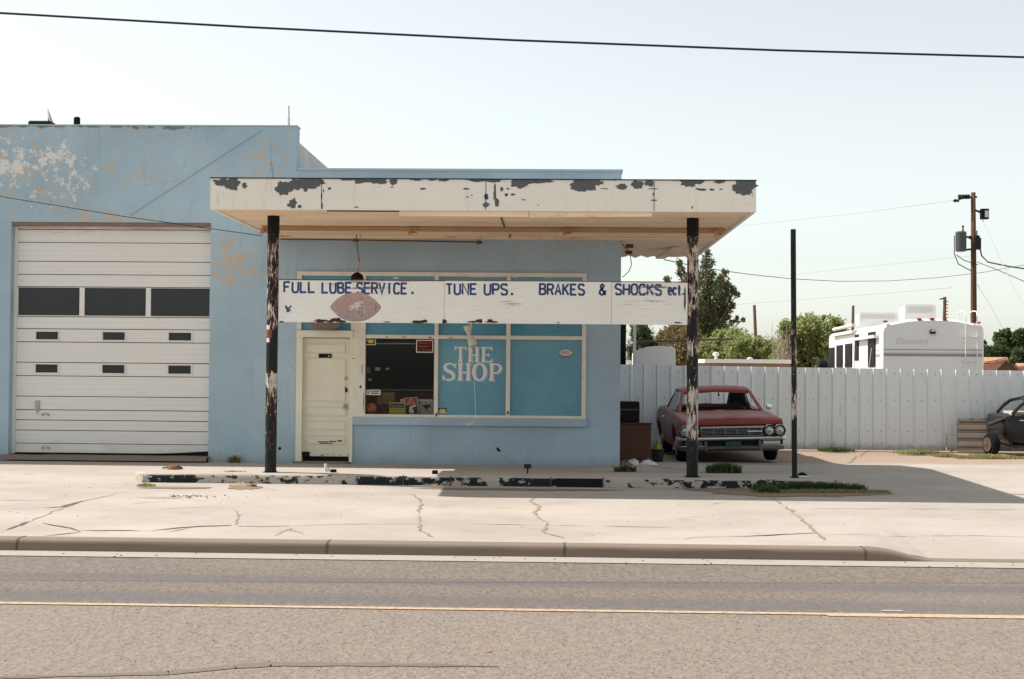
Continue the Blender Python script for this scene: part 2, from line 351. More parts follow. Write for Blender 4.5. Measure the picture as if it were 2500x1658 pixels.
def asphalt_material():
    n = NT('asphalt'); o = n.xyz(); a = n.noise(.5, 6, .6, k=(.4, 1, 1)); f = n.noise(32, 6, .8, k=(1, .4, 1)); v = n.voro(30., k=(1, .5, 1))
    lane = n.step(o[1], 10.62, 10.68)                       # smoother lane beyond the yellow line, chip seal on the near side
    chip = n.mix(n.step(f, .34, .66), (.075, .058, .046), (.27, .215, .172)); chip = n.mix(n.mul(n.step(v, .0, .28), .5), (.25, .21, .175), chip)
    smooth = n.mix(n.step(n.noise(28, 6, .8, k=(1, .4, 1)), .34, .66), (.11, .09, .076), (.215, .178, .15))
    y = n.add(o[1], n.mul(n.math('SUBTRACT', n.noise(.7, 5, .6, k=(.25, 1.2, 1)), .5), .5))
    tr = n.maxi([n.mul(n.step(n.math('ABSOLUTE', n.math('SUBTRACT', y, 12.15)), .34, .08), 1.), n.step(n.math('ABSOLUTE', n.math('SUBTRACT', y, 11.15)), .42, .1)])
    smooth = n.mix(n.mul(tr, .6), smooth, (.105, .099, .10)); col = n.mix(lane, chip, smooth)
    col = n.mix(n.mul(n.step(a, .5, .75), .22), col, (.25, .21, .17)); dk = n.noise(3.2, 6, .7, off=4.); col = n.mix(n.mul(n.step(dk, .62, .72), .3), col, (.09, .08, .07))
    pit = n.voro(34., k=(1, .4, 1)); chp = n.voro(27., k=(1, .4, 1)); nl = n.math('SUBTRACT', 1.15, n.mul(lane, .75)); col = n.mix(n.mul(n.mul(n.step(pit, .30, .12), .6), nl), col, (.04, .032, .027)); col = n.mix(n.mul(n.mul(n.step(chp, .2, .1), .4), nl), col, (.40, .35, .30))
    return n.end(col, .85, n.add(f, n.mul(v, .8)), .12, .006, spec=.25)
MT['asphalt'] = asphalt_material()
def dirt_material():
    n = NT('dirt'); a = n.noise(.6, 6, .65); b = n.noise(6, 7, .7); col = n.mix(a, (.27, .19, .135), (.36, .275, .21)); col = n.mix(n.mul(n.step(b, .5, .7), .4), col, (.25, .18, .12))
    return n.end(col, .95, b, .5, .02)
MT['dirt'] = dirt_material()
def line_material():
    n = NT('road_paint'); f = n.noise(22, 6, .75); col = n.mix(n.step(f, .48, .62), (.50, .345, .225), (.27, .21, .165)); return n.end(col, .8)
MT['road_paint'] = line_material()
def fence_material():
    n = NT('fence_metal'); a = n.noise(.8, 5, .6, k=(3, 1, .3)); b = n.noise(6, 6, .7, k=(2, 1, .2)); col = n.mix(a, (.70, .73, .73), (.81, .83, .82))
    col = n.mix(n.mul(n.step(b, .58, .72), .25), col, (.36, .33, .29)); pnl = n.new('ShaderNodeTexWhiteNoise'); pnl.noise_dimensions = '1D'; n.set(pnl.inputs['W'], n.math('FLOOR', n.math('DIVIDE', n.xyz()[0], .9135))); col = n.mix(n.mul(pnl.outputs[0], .28), col, (.50, .54, .56)); rb = n.step(n.add(n.xyz()[2], n.mul(n.noise(5, 6, .7, off=2.), .35)), .12, -.05); col = n.mix(n.mul(rb, .6), col, (.33, .24, .17)); B = n.blob(*at(2050, 1000, 32.4), .12, .9); col = n.mix(n.mul(n.step(n.add(n.mul(B, .45), b), .82, .95), .45), col, (.40, .28, .2))
    return n.end(col, .5, n.add(n.mul(b, .3), n.mul(n.noise(1.7, 3, .5, off=5.), 3.)), .35, .012, metal=.15, spec=.4)
MT['fence'] = fence_material()
def pane_material():
    n = NT('teal_pane'); a = n.noise(.9, 5, .6); f = n.noise(50, 3, .6); o = n.xyz(); col = n.mix(n.step(a, .25, .75), (.06, .245, .36), (.125, .34, .46)); col = n.mix(n.mul(f, .25), col, (.07, .15, .21))
    sm = n.noise(2.2, 6, .7, k=(1, 1, .4)); col = n.mix(n.mul(n.step(sm, .52, .75), .15), col, (.26, .38, .42)); return n.end(col, n.mix(sm, (.05,)*3, (.22,)*3), None, spec=.55)
MT['teal'] = pane_material()
def glass_material(name, tint, base=.03):
    n = NT(name); t = n.new('ShaderNodeBsdfTransparent'); t.inputs[0].default_value = (*tint, 1); g = n.new('ShaderNodeBsdfGlossy'); g.inputs['Roughness'].default_value = .03
    fr = n.new('ShaderNodeFresnel'); fr.inputs[0].default_value = 1.45; mx = n.new('ShaderNodeMixShader')
    n.set(mx.inputs[0], n.mul(fr.outputs[0], .4)); n.t.links.new(t.outputs[0], mx.inputs[1]); n.t.links.new(g.outputs[0], mx.inputs[2])
    n.t.links.new(mx.outputs[0], n.t.nodes['Material Output'].inputs[0]); return n.m
MT['glass'] = glass_material('clear_glass', (.85, .88, .86)); MT['dark_glass'] = plain('dark_glass', (.02, .023, .026), .15, spec=.4, var=.2, vs=1.5, bs=0)
def gdoor_material():
    n = NT('garage_door_paint'); a = n.noise(.9, 5, .6, k=(.6, 1, 1.5)); b = n.noise(5, 6, .7, k=(.4, 1, 3)); f = n.noise(70, 3, .7)
    col = n.mix(a, (.70, .675, .64), (.80, .78, .745)); col = n.mix(n.mul(n.step(b, .58, .74), .35), col, (.45, .39, .33)); col = n.mix(n.mul(n.step(f, .66, .74), .25), col, (.25, .21, .18))
    o = n.xyz(); rz = n.step(n.add(o[2], n.mul(b, .5)), 3.95, 4.15); col = n.mix(n.mul(rz, .5), col, (.30, .2, .12))
    gr = n.step(n.add(o[2], n.mul(n.noise(4, 6, .7, k=(.6, 1, 1), off=4.), .9)), .75, .25); col = n.mix(n.mul(gr, .35), col, (.36, .31, .26)); ln = n.math('SINE', n.mul(o[2], 2*math.pi/.085)); col = n.mix(n.mul(n.step(ln, .75, 1.), .16), col, (.42, .39, .36)); dent = n.noise(1.6, 3, .5, off=6.)
    return n.end(col, .6, n.add(n.mul(ln, .25), n.mul(dent, 4.)), .25, .006)
MT['gdoor'] = gdoor_material()
def redcar_material():
    n = NT('faded_red_paint'); a = n.noise(1.3, 5, .6); b = n.noise(7, 6, .7); g = n.new('ShaderNodeNewGeometry'); sp = n.new('ShaderNodeSeparateXYZ'); n.t.links.new(g.outputs['Normal'], sp.inputs[0])
    col = n.mix(a, (.15, .014, .007), (.26, .027, .012)); upm = n.step(sp.outputs[2], .55, .95)      # chalky oxidised paint on the panels that face the weather
    col = n.mix(n.mul(upm, n.add(.2, n.mul(a, .5))), col, (.34, .085, .062)); col = n.mix(n.mul(n.step(b, .58, .7), .35), col, (.10, .045, .03))
    return n.end(col, n.mix(upm, (.36,)*3, (.5,)*3), spec=.45)
MT['redcar'] = redcar_material()
mp('redcar_dull', (.05, .016, .012), .7, var=.25, vs=3)
mp('blackcar', (.007, .007, .008), .32, var=.3, spec=.4); mp('blackcar_rust_reflection', (.055, .032, .024), .8, var=.3, vs=5); mp('sheet_brown', (.15, .115, .09), .6, var=.25, vs=3, metal=.2)
def leaf_material(name, c1, c2, tr=.25):
    n = NT(name); a = n.noise(1.1, 3, .6); i = n.new('ShaderNodeNewGeometry').outputs['Random Per Island']; x = n.add(n.mul(a, .5), n.mul(i, .5))
    n.end(n.mix(n.step(x, .2, .8), c1, c2), .6, spec=.2)
    t = n.new('ShaderNodeBsdfTranslucent'); n.set(t.inputs[0], hsv(c2, 1.3)); mx = n.new('ShaderNodeMixShader'); mx.inputs[0].default_value = tr
    n.t.links.new(n.b.outputs[0], mx.inputs[1]); n.t.links.new(t.outputs[0], mx.inputs[2]); n.t.links.new(mx.outputs[0], n.t.nodes['Material Output'].inputs[0]); return n.m
MT['pine'] = leaf_material('pine_needles', (.035, .048, .02), (.125, .14, .06)); MT['olive'] = leaf_material('olive_leaves', (.11, .09, .04), (.26, .21, .10))
MT['green'] = leaf_material('green_leaves', (.13, .16, .055), (.32, .35, .14), .45); MT['deep'] = leaf_material('deep_leaves', (.025, .055, .018), (.09, .13, .045)); MT['grass'] = leaf_material('grass_blades', (.08, .12, .03), (.2, .25, .07), .3)
MT['drygrass'] = leaf_material('dry_grass', (.16, .14, .05), (.32, .27, .12), .3)

# ================================================================== THE SETTING
def ground_z(x, y): return -.46 if y < 16.8 else gz(y)-.04
g = MB(); xs = [-900, -200, -60, -30, 30, 60, 200, 900]; ys = [-60, -10, 0, 13.6, 14.0, 16.7, 16.9, 18, 23.2, 25, 27.2, 32, 45, 80, 200, 500, 1500]
for b in range(len(ys)-1):
    for a in range(len(xs)-1):
        P = [(x, y, ground_z(x, y)) for x, y in ((xs[a], ys[b]), (xs[a+1], ys[b]), (xs[a+1], ys[b+1]), (xs[a], ys[b+1]))]
        g.poly(P)
struct(g.build('ground', MT['dirt']))
def road_z(y): return -.305+.035*min(1, max(0, (13.5-y)/2.8))
rd = MB(); rd.sheet(-150, 150, -1.5, 13.58, 30, 24, lambda x, y: road_z(y)); struct(rd.build('road', MT['asphalt']))
gt = MB(); gt.sheet(-150, 150, 13.56, 13.93, 2, 2, lambda x, y: -.298+.004*(y > 13.6)); struct(gt.build('gutter', MT['gutter']))
def dip(x): t = max(0, min(1, (x-3.12)/.62)); return t*t*(3-2*t)
def lot_z(x, y): return gz(y)-dip(x)*.112*max(0, 1-(y-14.05)/2.0)
def hit(u, v, zf):                                       # where the photo's line of sight meets a surface
    lo, hi = 4., 80.
    for _ in range(50):
        Y = (lo+hi)/2; x, z = at(u, v, Y)
        if z > zf(x, Y): lo = Y
        else: hi = Y
    return x, Y
rnd = random.Random(5)
def crack(mb, px, w, zf, dz, mat=1, jit=.02, sub=7):
    P = [Vector(hit(u, v, zf)) for u, v in px]; Q = []
    for a, b in zip(P, P[1:]):
        n = max(2, int((b-a).length/.09))
        for k in range(n):
            q = a.lerp(b, k/n); s = mnoise.noise(Vector((q.x*5, q.y*5, 3)))*jit*2+rnd.uniform(-1, 1)*jit*.5; d = (b-a).normalized()
            Q.append(q+Vector((-d.y, d.x))*s)
    Q.append(P[-1])
    for k in range(len(Q)-1):
        d = (Q[k+1]-Q[k]).normalized(); nn = Vector((-d.y, d.x))
        f0 = max(.1, .65+mnoise.noise(Vector((Q[k].x*3, Q[k].y*3, 9)))*1.3)*w/2*min(1, (k+.6)/3, (len(Q)-k)/3)
        f1 = max(.1, .65+mnoise.noise(Vector((Q[k+1].x*3, Q[k+1].y*3, 9)))*1.3)*w/2*min(1, (k+1.6)/3, (len(Q)-1-k)/3)
        pts = [Q[k]+nn*f0, Q[k]-nn*f0, Q[k+1]-nn*f1, Q[k+1]+nn*f1]
        mb.poly([(p.x, p.y, zf(p.x, p.y)+dz) for p in pts], mat)
lot = MB(); lot.sheet(-40, 1, 14.12, 23.6, 41, 10, lot_z); lot.sheet(1, 6, 14.12, 23.6, 24, 20, lot_z); lot.sheet(6, 40, 14.12, 23.6, 17, 20, lot_z); lot.sheet(1.0, 40, 23.6, 29.4, 20, 12, lambda x, y: gz(y))
for px, w, mt_ in [
    ([(196, 1296), (296, 1296), (370, 1297), (439, 1289), (502, 1285), (565, 1283)], .055, 1), ([(579, 1285), (640, 1286), (708, 1284)], .045, 1),
    ([(708, 1284), (846, 1280), (1030, 1280), (1216, 1281), (1450, 1285), (1652, 1288)], .022, 2), ([(98, 1277), (159, 1288), (196, 1298)], .04, 1), ([(106, 1309), (150, 1305), (196, 1300)], .035, 1),
    ([(0, 1301), (40, 1285), (71, 1274)], .04, 1), ([(71, 1274), (127, 1251), (201, 1224), (317, 1200)], .02, 2), ([(0, 1244), (79, 1242), (153, 1238), (201, 1224)], .035, 1),
    ([(0, 1222), (70, 1222), (137, 1224)], .028, 1), ([(317, 1232), (365, 1226)], .03, 1), ([(1004, 1206), (1030, 1227), (1020, 1253), (1025, 1296), (1057, 1311)], .035, 2),
    ([(1303, 1214), (1295, 1224), (1319, 1238), (1305, 1253), (1335, 1280), (1329, 1301), (1377, 1314)], .04, 2), ([(1884, 1214), (1921, 1240), (1953, 1264), (1990, 1298), (2014, 1319)], .035, 2),
    ([(1667, 1317), (1710, 1312), (1778, 1310), (1831, 1310)], .02, 2), ([(1778, 1310), (1831, 1310), (1911, 1305), (1990, 1302)], .035, 1), ([(1979, 1242), (2200, 1243), (2500, 1245)], .03, 2),
    ([(571, 1245), (584, 1258), (573, 1282)], .02, 2), ([(380, 1305), (420, 1297), (470, 1288)], .022, 2), ([(669, 1309), (690, 1299), (708, 1291), (748, 1309)], .02, 2), ([(1100, 1211), (1250, 1216)], .018, 2),
    ([(1520, 1128), (1600, 1140), (1700, 1151)], .02, 1), ([(2000, 1307), (2250, 1308), (2500, 1310)], .015, 2), ([(380, 1246), (450, 1240), (560, 1236)], .016, 2), ([(1700, 1236), (1760, 1228), (1800, 1224)], .016, 2)]:
    crack(lot, px, w*(1.45 if mt_ == 1 else 1.1), lot_z, .004, mt_)
def soil(u0, u1, v0, v1, seed):
    (xa, ya), (xb, yb_) = hit(u0, (v0+v1)/2, lot_z), hit(u1, (v0+v1)/2, lot_z); y0, y1 = hit(u0, v1, lot_z)[1], hit(u0, v0, lot_z)[1]; c = ((xa+xb)/2, (y0+y1)/2); P = []
    for j in range(50):
        t = 2*math.pi*j/50; q = 1+.35*mnoise.noise(Vector((math.cos(t)*2+seed, math.sin(t)*2, 2)))+.15*mnoise.noise(Vector((math.cos(t)*8, math.sin(t)*8, seed))); x, y = c[0]+(xb-xa)/2*q*math.cos(t), c[1]+(y1-y0)/2*q*math.sin(t); P.append((x, y, lot_z(x, y)+.006))
    lot.poly(P, 3)
soil(1700, 2150, 1188, 1210, 3.); soil(560, 640, 1187, 1195, 7.); soil(340, 520, 1188, 1193, 11.); soil(1000, 1500, 1190, 1195, 15.)
struct(lot.build('pavement', [MT['concrete'], MT['crack'], MT['crack_soft'], mp('soil', (.22, .16, .11), .95, var=.3, vs=5, fine=.2)], smooth=False))
cb = MB()
def curb_ring(x, e=0):
    top = lot_z(x, 14.12); base = -.30; h = top-base; out = []
    for y, k in ((14.13, 0), (14.13, 1), (14.0, 1), (13.965, .985), (13.935, .93), (13.918, .83), (13.912, .6), (13.907, .25), (13.903, -.05)):
        z = base+h*k if k else base-.1
        j = mnoise.noise(Vector((x*1.3, k*2, 0)))*.008*(1 if 0 < k < 1 else 0)
        out.append((x, y+(-e if k < 1 else 0)+j, z+(e if k > .5 else 0)))
    return out
X = -40
rings = []
while X < 40: rings.append(curb_ring(X)); X += .12 if -7 < X < 4.2 else 1.0
cb.loft(rings, 0, True, False)
for u in (42, 798, 1378, 2112):
    x = ax(u, 13.92, 1340); cb.loft([curb_ring(x-.012, .003), curb_ring(x+.012, .003)], 1, True, False)
struct(sharp(cb.build('curb', [MT['curb'], MT['crack']]), 60))
yl = MB(); yl.sheet(-60, 2.05, 10.66, 10.75, 30, 1, lambda x, y: road_z(y)+.004); yl.sheet(2.05, 60, 10.61, 10.75, 30, 1, lambda x, y: road_z(y)+.004)
struct(yl.build('road_marking', MT['road_paint']))
wl = MB(); wl.sheet(*[ax(u, 10.9, 1487) for u in (2152, 2204)], 10.86, 10.93, 2, 1, lambda x, y: road_z(y)+.004); struct(wl.build('road_marking', MT['gutter']))
ts = MB(); rz2 = lambda x, y: road_z(y)
crack(ts, [(0, 1655), (158, 1652), (412, 1644), (502, 1636), (571, 1628), (661, 1623), (846, 1623), (1057, 1625), (1215, 1628)], .15, rz2, .004, 0, .002)
mp('tar', (.155, .127, .105), .8, var=.2); struct(ts.build('tar_seam', MT['tar']))

# ================================================================== BUILDING
shop = thing('auto_shop', 'pale blue flat-roofed repair shop with peeling stucco and a white garage door', 'building', (-4.2, YW, -.03))
X0, XG, XO = -16.0, -4.235, 1.1; T = .26
ZR, ZP = 5.48, 4.76
dX0, dX1, dZ0, dZ1 = -8.955, -5.636, -.03, 3.885
w = MB()
w.box(X0, dX0, YW, YW+T, -.2, ZR); w.box(dX0, dX1, YW, YW+T, dZ1, ZR); w.box(dX1, XG, YW, YW+T, -.2, ZR)
w.box(X0, X0+.25, YW+T, 36, -.3, 5.25); w.box(X0, XG, 36, 36.25, -.3, 5.25)
w.loft([[(dX0+.002, YW+.17, -.2), (dX0+.002, YW-.002, -.2), (dX0-.3, YW-.002, -.2), (dX0-.3, YW+.1, -.2)], [(dX0-.05, YW+.1, .5), (dX0-.05, YW+.02, .5), (dX0-.3, YW+.02, .5), (dX0-.3, YW+.1, .5)]])
w.build('garage_wall', MT['wall_garage'], shop)
sw = MB(); sw.box(XG-.25, XG, YW+T, 36, -.3, 5.25); sw.build('garage_side_wall', mp('pale_wall', (.50, .52, .51), .85, var=.25, vs=2, k=(1, 2, .3)), shop)
cp = MB(); cp.box(X0, XG+.012, YW-.015, YW+T+.03, ZR, ZR+.02); cp.build('roof_coping', mp('coping', (.42, .48, .5), .6), shop)
rf = MB(); rf.box(X0+.25, XG-.25, YW+T, 36, 4.9, 5.0); rf.box(XG, XO-.25, YW+T, 33.0, 4.45, 4.55); rf.build('roof', mp('roof_felt', (.3, .29, .28), .95), shop)
w = MB()
zt = az(1100, 667, YW); zs = az(1100, 1022, YW); xa, xb, xc = ax(725, YW), ax(860, YW), ax(1431, YW)
w.box(XG, xa, YW, YW+T, -.2, zt); w.box(XG, XO, YW, YW+T, zt, ZP); w.box(xc, XO, YW, YW+T, -.2, zt); w.box(xb, xc, YW, YW+T, -.2, zs)
w.box(XO-.25, XO, YW+T, 33.3, -.3, ZP); w.box(XG, XO-.25, 33.05, 33.3, -.3, ZP)
w.build('office_wall', MT['wall_office'], shop)
cp = MB(); cp.box(XG+.013, XO+.02, YW-.02, YW+T, ZP, ZP+.035); cp.box(XO-.25, XO+.02, YW+T, 33.3, ZP, ZP+.035); cp.build('roof_coping', MT['coping'], shop)
hole = MB(); hx, hz = at(683, 1095, YW); hole.lathe((hx, YW-.004, hz), [(.022, 0), (.026, .003)], 'y', 12); hole.build('wall_hole', MT['black'], shop); hole = MB(); hx, hz = at(1217, 1098, YW)
hole.poly([(hx-.04, YW-.003, hz+.03), (hx-.02, YW-.003, hz-.02), (hx+.01, YW-.003, hz-.035), (hx+.05, YW-.003, hz-.02), (hx+.02, YW-.003, hz), (hx-.01, YW-.003, hz+.04)])
hole.build('wall_hole', MT['black'], shop)
def cable(path_px, r, mat, name, parent=None, sag=0, n=14, nn=6):
    P = [Vector((*([lambda p: (p[0], Y, p[1])][0](at(u, v, Y))),)) for u, v, Y in path_px]; Q = []
    for a, b in zip(P, P[1:]):
        for k in range(n): t = k/n; q = a.lerp(b, t); q.z -= sag*4*t*(1-t); Q.append(q)
    Q.append(P[-1]); mb = MB(); mb.tube(Q, r, nn); return mb.build(name, mat, parent, True)
mp('faint_wire', (.26, .37, .43), .8)
cable([(318, 526, YW-.008), (640, 318, YW-.008)], .0042, MT['faint_wire'], 'wall_cable', shop)
cable([(662, 395, YW-.004), (667, 440, YW-.004)], .006, MT['faint_wire'], 'wall_cable', shop)

# ---- room behind the clear pane
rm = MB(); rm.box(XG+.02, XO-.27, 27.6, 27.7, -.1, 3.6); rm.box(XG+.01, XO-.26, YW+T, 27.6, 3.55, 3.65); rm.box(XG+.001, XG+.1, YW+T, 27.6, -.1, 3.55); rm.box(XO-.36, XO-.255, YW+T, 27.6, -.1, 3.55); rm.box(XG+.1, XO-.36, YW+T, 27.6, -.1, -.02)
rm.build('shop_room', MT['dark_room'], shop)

# ---- roll-up garage door
def bx(mb, u0, u1, v0, v1, y0, y1, m=0, um=None, vm=None):
    um = um or (u0+u1)/2; vm = vm or (v0+v1)/2
    mb.box(ax(u0, y0, vm), ax(u1, y0, vm), y0, y1, az(um, v1, y0), az(um, v0, y0), m)
YD = YW+.17
gd = MB(); xl, xr = dX0+.004, dX1-.004
zz = lambda v: az(262, v, YD)
gd.box(xl, xr, YD+.05, YD+.07, zz(1108), dZ1-.004, 1)
rows = [(541, 561), (561, 593), (593, 639), (639, 671), (671, 701), (774, 804), (804, 836), (836, 886), (886, 919), (919, 969), (969, 1002), (1002, 1027), (1027, 1052), (1052, 1084), (1084, 1107)]
smallw = {(804, 836): (811, 830), (886, 919): (891, 911)}
cols = [(88, 142), (251, 305), (412, 467)]; bigs = [(43, 193), (205, 355), (367, 511)]
for a, b in rows:
    z1, z0 = zz(a)-.006, zz(b)+.006
    if b == 561: z1 = dZ1-.004
    if (a, b) in smallw:
        va, vb = smallw[(a, b)]; za, zb = zz(va), zz(vb); xsx = [xl]
        for u0, u1 in cols: xsx += [ax(u0, YD), ax(u1, YD)]
        xsx.append(xr)
        gd.box(xl, xr, YD, YD+.05, za, z1); gd.box(xl, xr, YD, YD+.05, z0, zb)
        for k in range(0, 8, 2): gd.box(xsx[k], xsx[k+1], YD, YD+.05, zb, za)
    elif a == 1084:
        n = 24; top = []; 
        for k in range(n):                                # the bottom rail is bent up at its right end
            x = xl+(xr-xl)*k/n; x2 = xl+(xr-xl)*(k+1)/n; lift = lambda q: max(0, (q-.72)/.28)**1.5*.05
            gd.loft([[(x, YD, z1), (x, YD+.05, z1), (x, YD+.05, z0+lift(k/n)), (x, YD, z0+lift(k/n))], [(x2, YD, z1), (x2, YD+.05, z1), (x2, YD+.05, z0+lift((k+1)/n)), (x2, YD, z0+lift((k+1)/n))]], 0, k in (0, n-1))
    else: gd.box(xl, xr, YD, YD+.05, z0, z1)
z1, z0 = zz(701)-.006, zz(774)+.006; za, zb = zz(703), zz(771)
gd.box(xl, xr, YD-.004, YD+.05, za, z1); gd.box(xl, xr, YD-.004, YD+.05, z0, zb)
xsx = [xl]
for u0, u1 in bigs: xsx += [ax(u0, YD), ax(u1, YD)]
xsx.append(xr)
for k in range(0, 8, 2): gd.box(xsx[k], xsx[k+1], YD-.006, YD+.05, zb, za)
door = gd.build('garage_door', [MT['gdoor'], MT['dark_metal']], shop)
def door_pane(u0, u1, v0, v1, fr):
    p = MB(); bx(p, u0-1, u1+1, v0-1, v1+1, YD+.02, YD+.03); pane = p.build('window_pane', MT['dark_glass'], door)
    if fr:
        f = MB(); x0, x1 = ax(u0, YD), ax(u1, YD); za, zb = zz(v0), zz(v1); q = .022
        f.box(x0-q, x1+q, YD-.012, YD-.001, za, za+q); f.box(x0-q, x1+q, YD-.012, YD-.001, zb-q, zb); f.box(x0-q, x0, YD-.012, YD-.001, zb, za); f.box(x1, x1+q, YD-.012, YD-.001, zb, za)
        f.build('window_frame', MT['white_paint'], door)
for u0, u1 in bigs: door_pane(u0, u1, 703, 771, False)
for v0, v1 in smallw.values():
    for u0, u1 in cols: door_pane(u0, u1, v0, v1, True)
h = MB(); bx(h, 86, 95, 978, 1002, YD-.03, YD); bx(h, 89, 92, 1002, 1010, YD-.02, YD-.003); h.build('lock_handle', MT['steel'], door)
for v in (1009, 1090):
    h = MB(); bx(h, 101, 119, v, v+2.5, YD-.035, YD-.025); bx(h, 101, 104, v+2.5, v+6, YD-.035, YD); bx(h, 116, 119, v+2.5, v+6, YD-.035, YD); h.build('lift_handle', MT['steel'], door)
jm = MB(); jm.box(dX0+.003, dX0+.055, YD-.03, YD-.005, .06, dZ1-.06, 1); jm.box(dX0+.003, dX1, YW+.02, YD-.003, dZ1-.05, dZ1-.002); jm.build('door_header', [mp('header_brown', (.22, .17, .14), .85, var=.3, vs=5), MT['white_paint']], shop)
sl2 = MB()
sl2.sheet(dX0-.1, dX1+.02, YW-.25, YD+.2, 30, 4, lambda x, y: (-.02 if y < YW-.2 else .045+.012*mnoise.noise(Vector((x*3, y*6, 1)))) if True else 0); sl2.build('door_threshold', MT['curb'], shop)

# ---- entrance door with its frame
ed = MB(); Ye = YW+.06
bx(ed, 738, 853, 826, 1114, Ye, Ye+.04)
for a, b, c, d in ((776, 800, 1078, 1080), (803, 820, 1077, 1079), (781, 812, 1082, 1083.5), (824, 834, 1075, 1078), (842, 846, 946, 958), (845, 848, 950, 956)): bx(ed, a, b, c, d, Ye-.0185, Ye-.004, 1)
for q in range(16): uu = rnd.uniform(782, 850); vv = 1112-abs(rnd.gauss(0, 2.2)); bx(ed, uu, uu+rnd.uniform(1, 4), vv, vv+1.2, Ye-.003, Ye-.0005, 1)
entry = ed.build('entry_door', [MT['cream'], MT['dark_metal']], shop)
pn = MB()
for v0, v1 in ((841, 861), (876, 978), (994, 1013), (1029, 1047), (1065, 1082)):
    bx(pn, 748, 841, v0, v1, Ye-.004, Ye-.001)
    for q in ((746.5, 748, v0-2, v1+2), (841, 842.5, v0-2, v1+2), (748, 841, v0-2, v0-.4), (748, 841, v1+.4, v1+2)): bx(pn, *q, Ye-.016, Ye-.001)
pn.build('door_panel', mp('cream_panel', (.82, .725, .57), .55), entry)
k = MB(); bx(k, 778, 809, 864, 874, Ye-.022, Ye-.001, 0); k.build('door_notice', MT['black'], entry)
k = MB(); x, z = at(803, 869, Ye-.024); k.lathe((x, Ye-.024, z), [(.018, 0), (.018, .001)], 'y', 12); k.build('notice_emblem', mp('ochre', (.4, .25, .04), .6), entry)
k = MB(); x, z = at(844, 924, Ye); k.lathe((x, Ye-.03, z), [(.0, 0), (.016, .001), (.028, .006), (.028, .03)], 'y', 16); k.build('deadbolt', MT['steel'], entry)
k = MB(); bx(k, 838, 849, 985, 1001, Ye-.012, Ye); x, z = at(843, 993, Ye); k.lathe((x, Ye-.06, z), [(.012, 0), (.024, .008), (.024, .02), (.01, .03), (.01, .055)], 'y', 14); k.build('door_knob', MT['steel'], entry)
df = MB(); YFr = YW-.035
df.box(xa, ax(737, YFr, 970), YFr, YW+.2, -.02, az(790, 822, YFr)); df.box(ax(853, YFr, 970), ax(861, YFr, 970), YFr, YW+.2, -.02, az(790, 822, YFr))
bx(df, 724, 862, 807, 824, YFr-.02, YW+.2); df.build('door_frame', MT['cream'], shop)
st = MB(); st.box(xa-.03, ax(853, YW), YW-.14, YW+.3, -.1, -.012); bevel(st.build('door_step', MT['curb'], shop), .02)
gp = MB(); gp.box(xa+.03, xb, YW+.1, YW+.12, -.012, .08); bx(gp, 737, 755, 1103, 1115, YW+.03, YW+.055); gp.build('door_gap', MT['black'], shop)

# ---- shop window: frame, panes, painted lettering, stickers
fr = MB(); Y1 = YW+.1
zT0 = zt-.085; xr2 = ax(1431, YFr); xl2 = ax(861, YFr)
fr.box(xa, xr2, YFr, Y1, zT0+.03, zt+.01)                                   # head
fr.box(xa, ax(735, YFr), YFr, Y1, az(790, 806, YFr), zT0+.03)               # transom left stile
bx(fr, 857, 865, 678, 806, YFr+.004, Y1)
xm0, xm1 = ax(862.5, YFr), ax(892, YFr)
zsil = az(1100, 1020, YFr)
fr.box(xm0, xm1, YFr, Y1, zsil, zT0+.03)                                    # wide post beside the door
fr.box(ax(1421, YFr), xr2, YFr, Y1, zsil, zT0+.03)
mull = [(1060.5, 1070), (1236, 1246)]
for a, b in mull: fr.box(ax(a, YFr+.01), ax(b, YFr+.01), YFr+.01, Y1, zsil+.045, zT0+.03)
zr0, zr1 = az(1150, 828, YFr), az(1150, 819, YFr)
for a, b in ((892, 1060.5), (1070, 1236), (1246, 1421)): fr.box(ax(a, YFr+.014), ax(b, YFr+.014), YFr+.014, Y1, zr0, zr1); fr.box(ax(a, YFr+.012), ax(b, YFr+.012), YFr+.012, Y1, zsil, zsil+.045)
fr.box(ax(1060.5, YFr+.012), ax(1070, YFr+.012), YFr+.012, Y1, zsil, zsil+.045); fr.box(ax(1236, YFr+.012), ax(1246, YFr+.012), YFr+.012, Y1, zsil, zsil+.045)
for u, v, ru, rv in ((1065, 1012, 3, 7), (1240, 1008, 3, 7), (880, 944, 4, 5), (944, 823, 4, 1.5), (987, 823, 7, 1.5), (1050, 824, 6, 1.5), (888, 980, 1, 30), (884, 900, 1, 20), (864, 875, 4, 1.5), (1100, 825, 6, 1.2)):
    x, z = at(u, v, YFr-.003); fr.poly([(x+ru/150*math.cos(t)*rnd.uniform(.6, 1), YFr-.003, z+rv/150*math.sin(t)*rnd.uniform(.6, 1)) for t in [2*math.pi*j/9 for j in range(9)]], 1)
win = fr.build('shop_window', [MT['trim'], MT['rust']], shop)
YPn = YW+.03
def pane(u0, u1, v0, v1, mat, name='window_pane', label=None):
    p = MB(); bx(p, u0, u1, v0, v1, YPn, YPn+.006); return p.build(name, MT[mat], win, label=label)
pane(734, 860, 670, 808, 'teal', 'transom_pane')
for a, b in ((890, 1062), (1069, 1238), (1245, 1423)): pane(a, b, 670, 822, 'teal', 'transom_pane')
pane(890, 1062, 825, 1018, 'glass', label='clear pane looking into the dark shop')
for a, b in ((1069, 1238), (1245, 1423)): pane(a, b, 825, 1018, 'teal')
sg = MB(); sg.box(xm0, ax(1434, YW-.06), YW-.07, YW+.1, az(1100, 1040, YW-.06), zsil); bevel(sg.build('window_sill', MT['wall_office'], shop), .012)
k = MB(); 
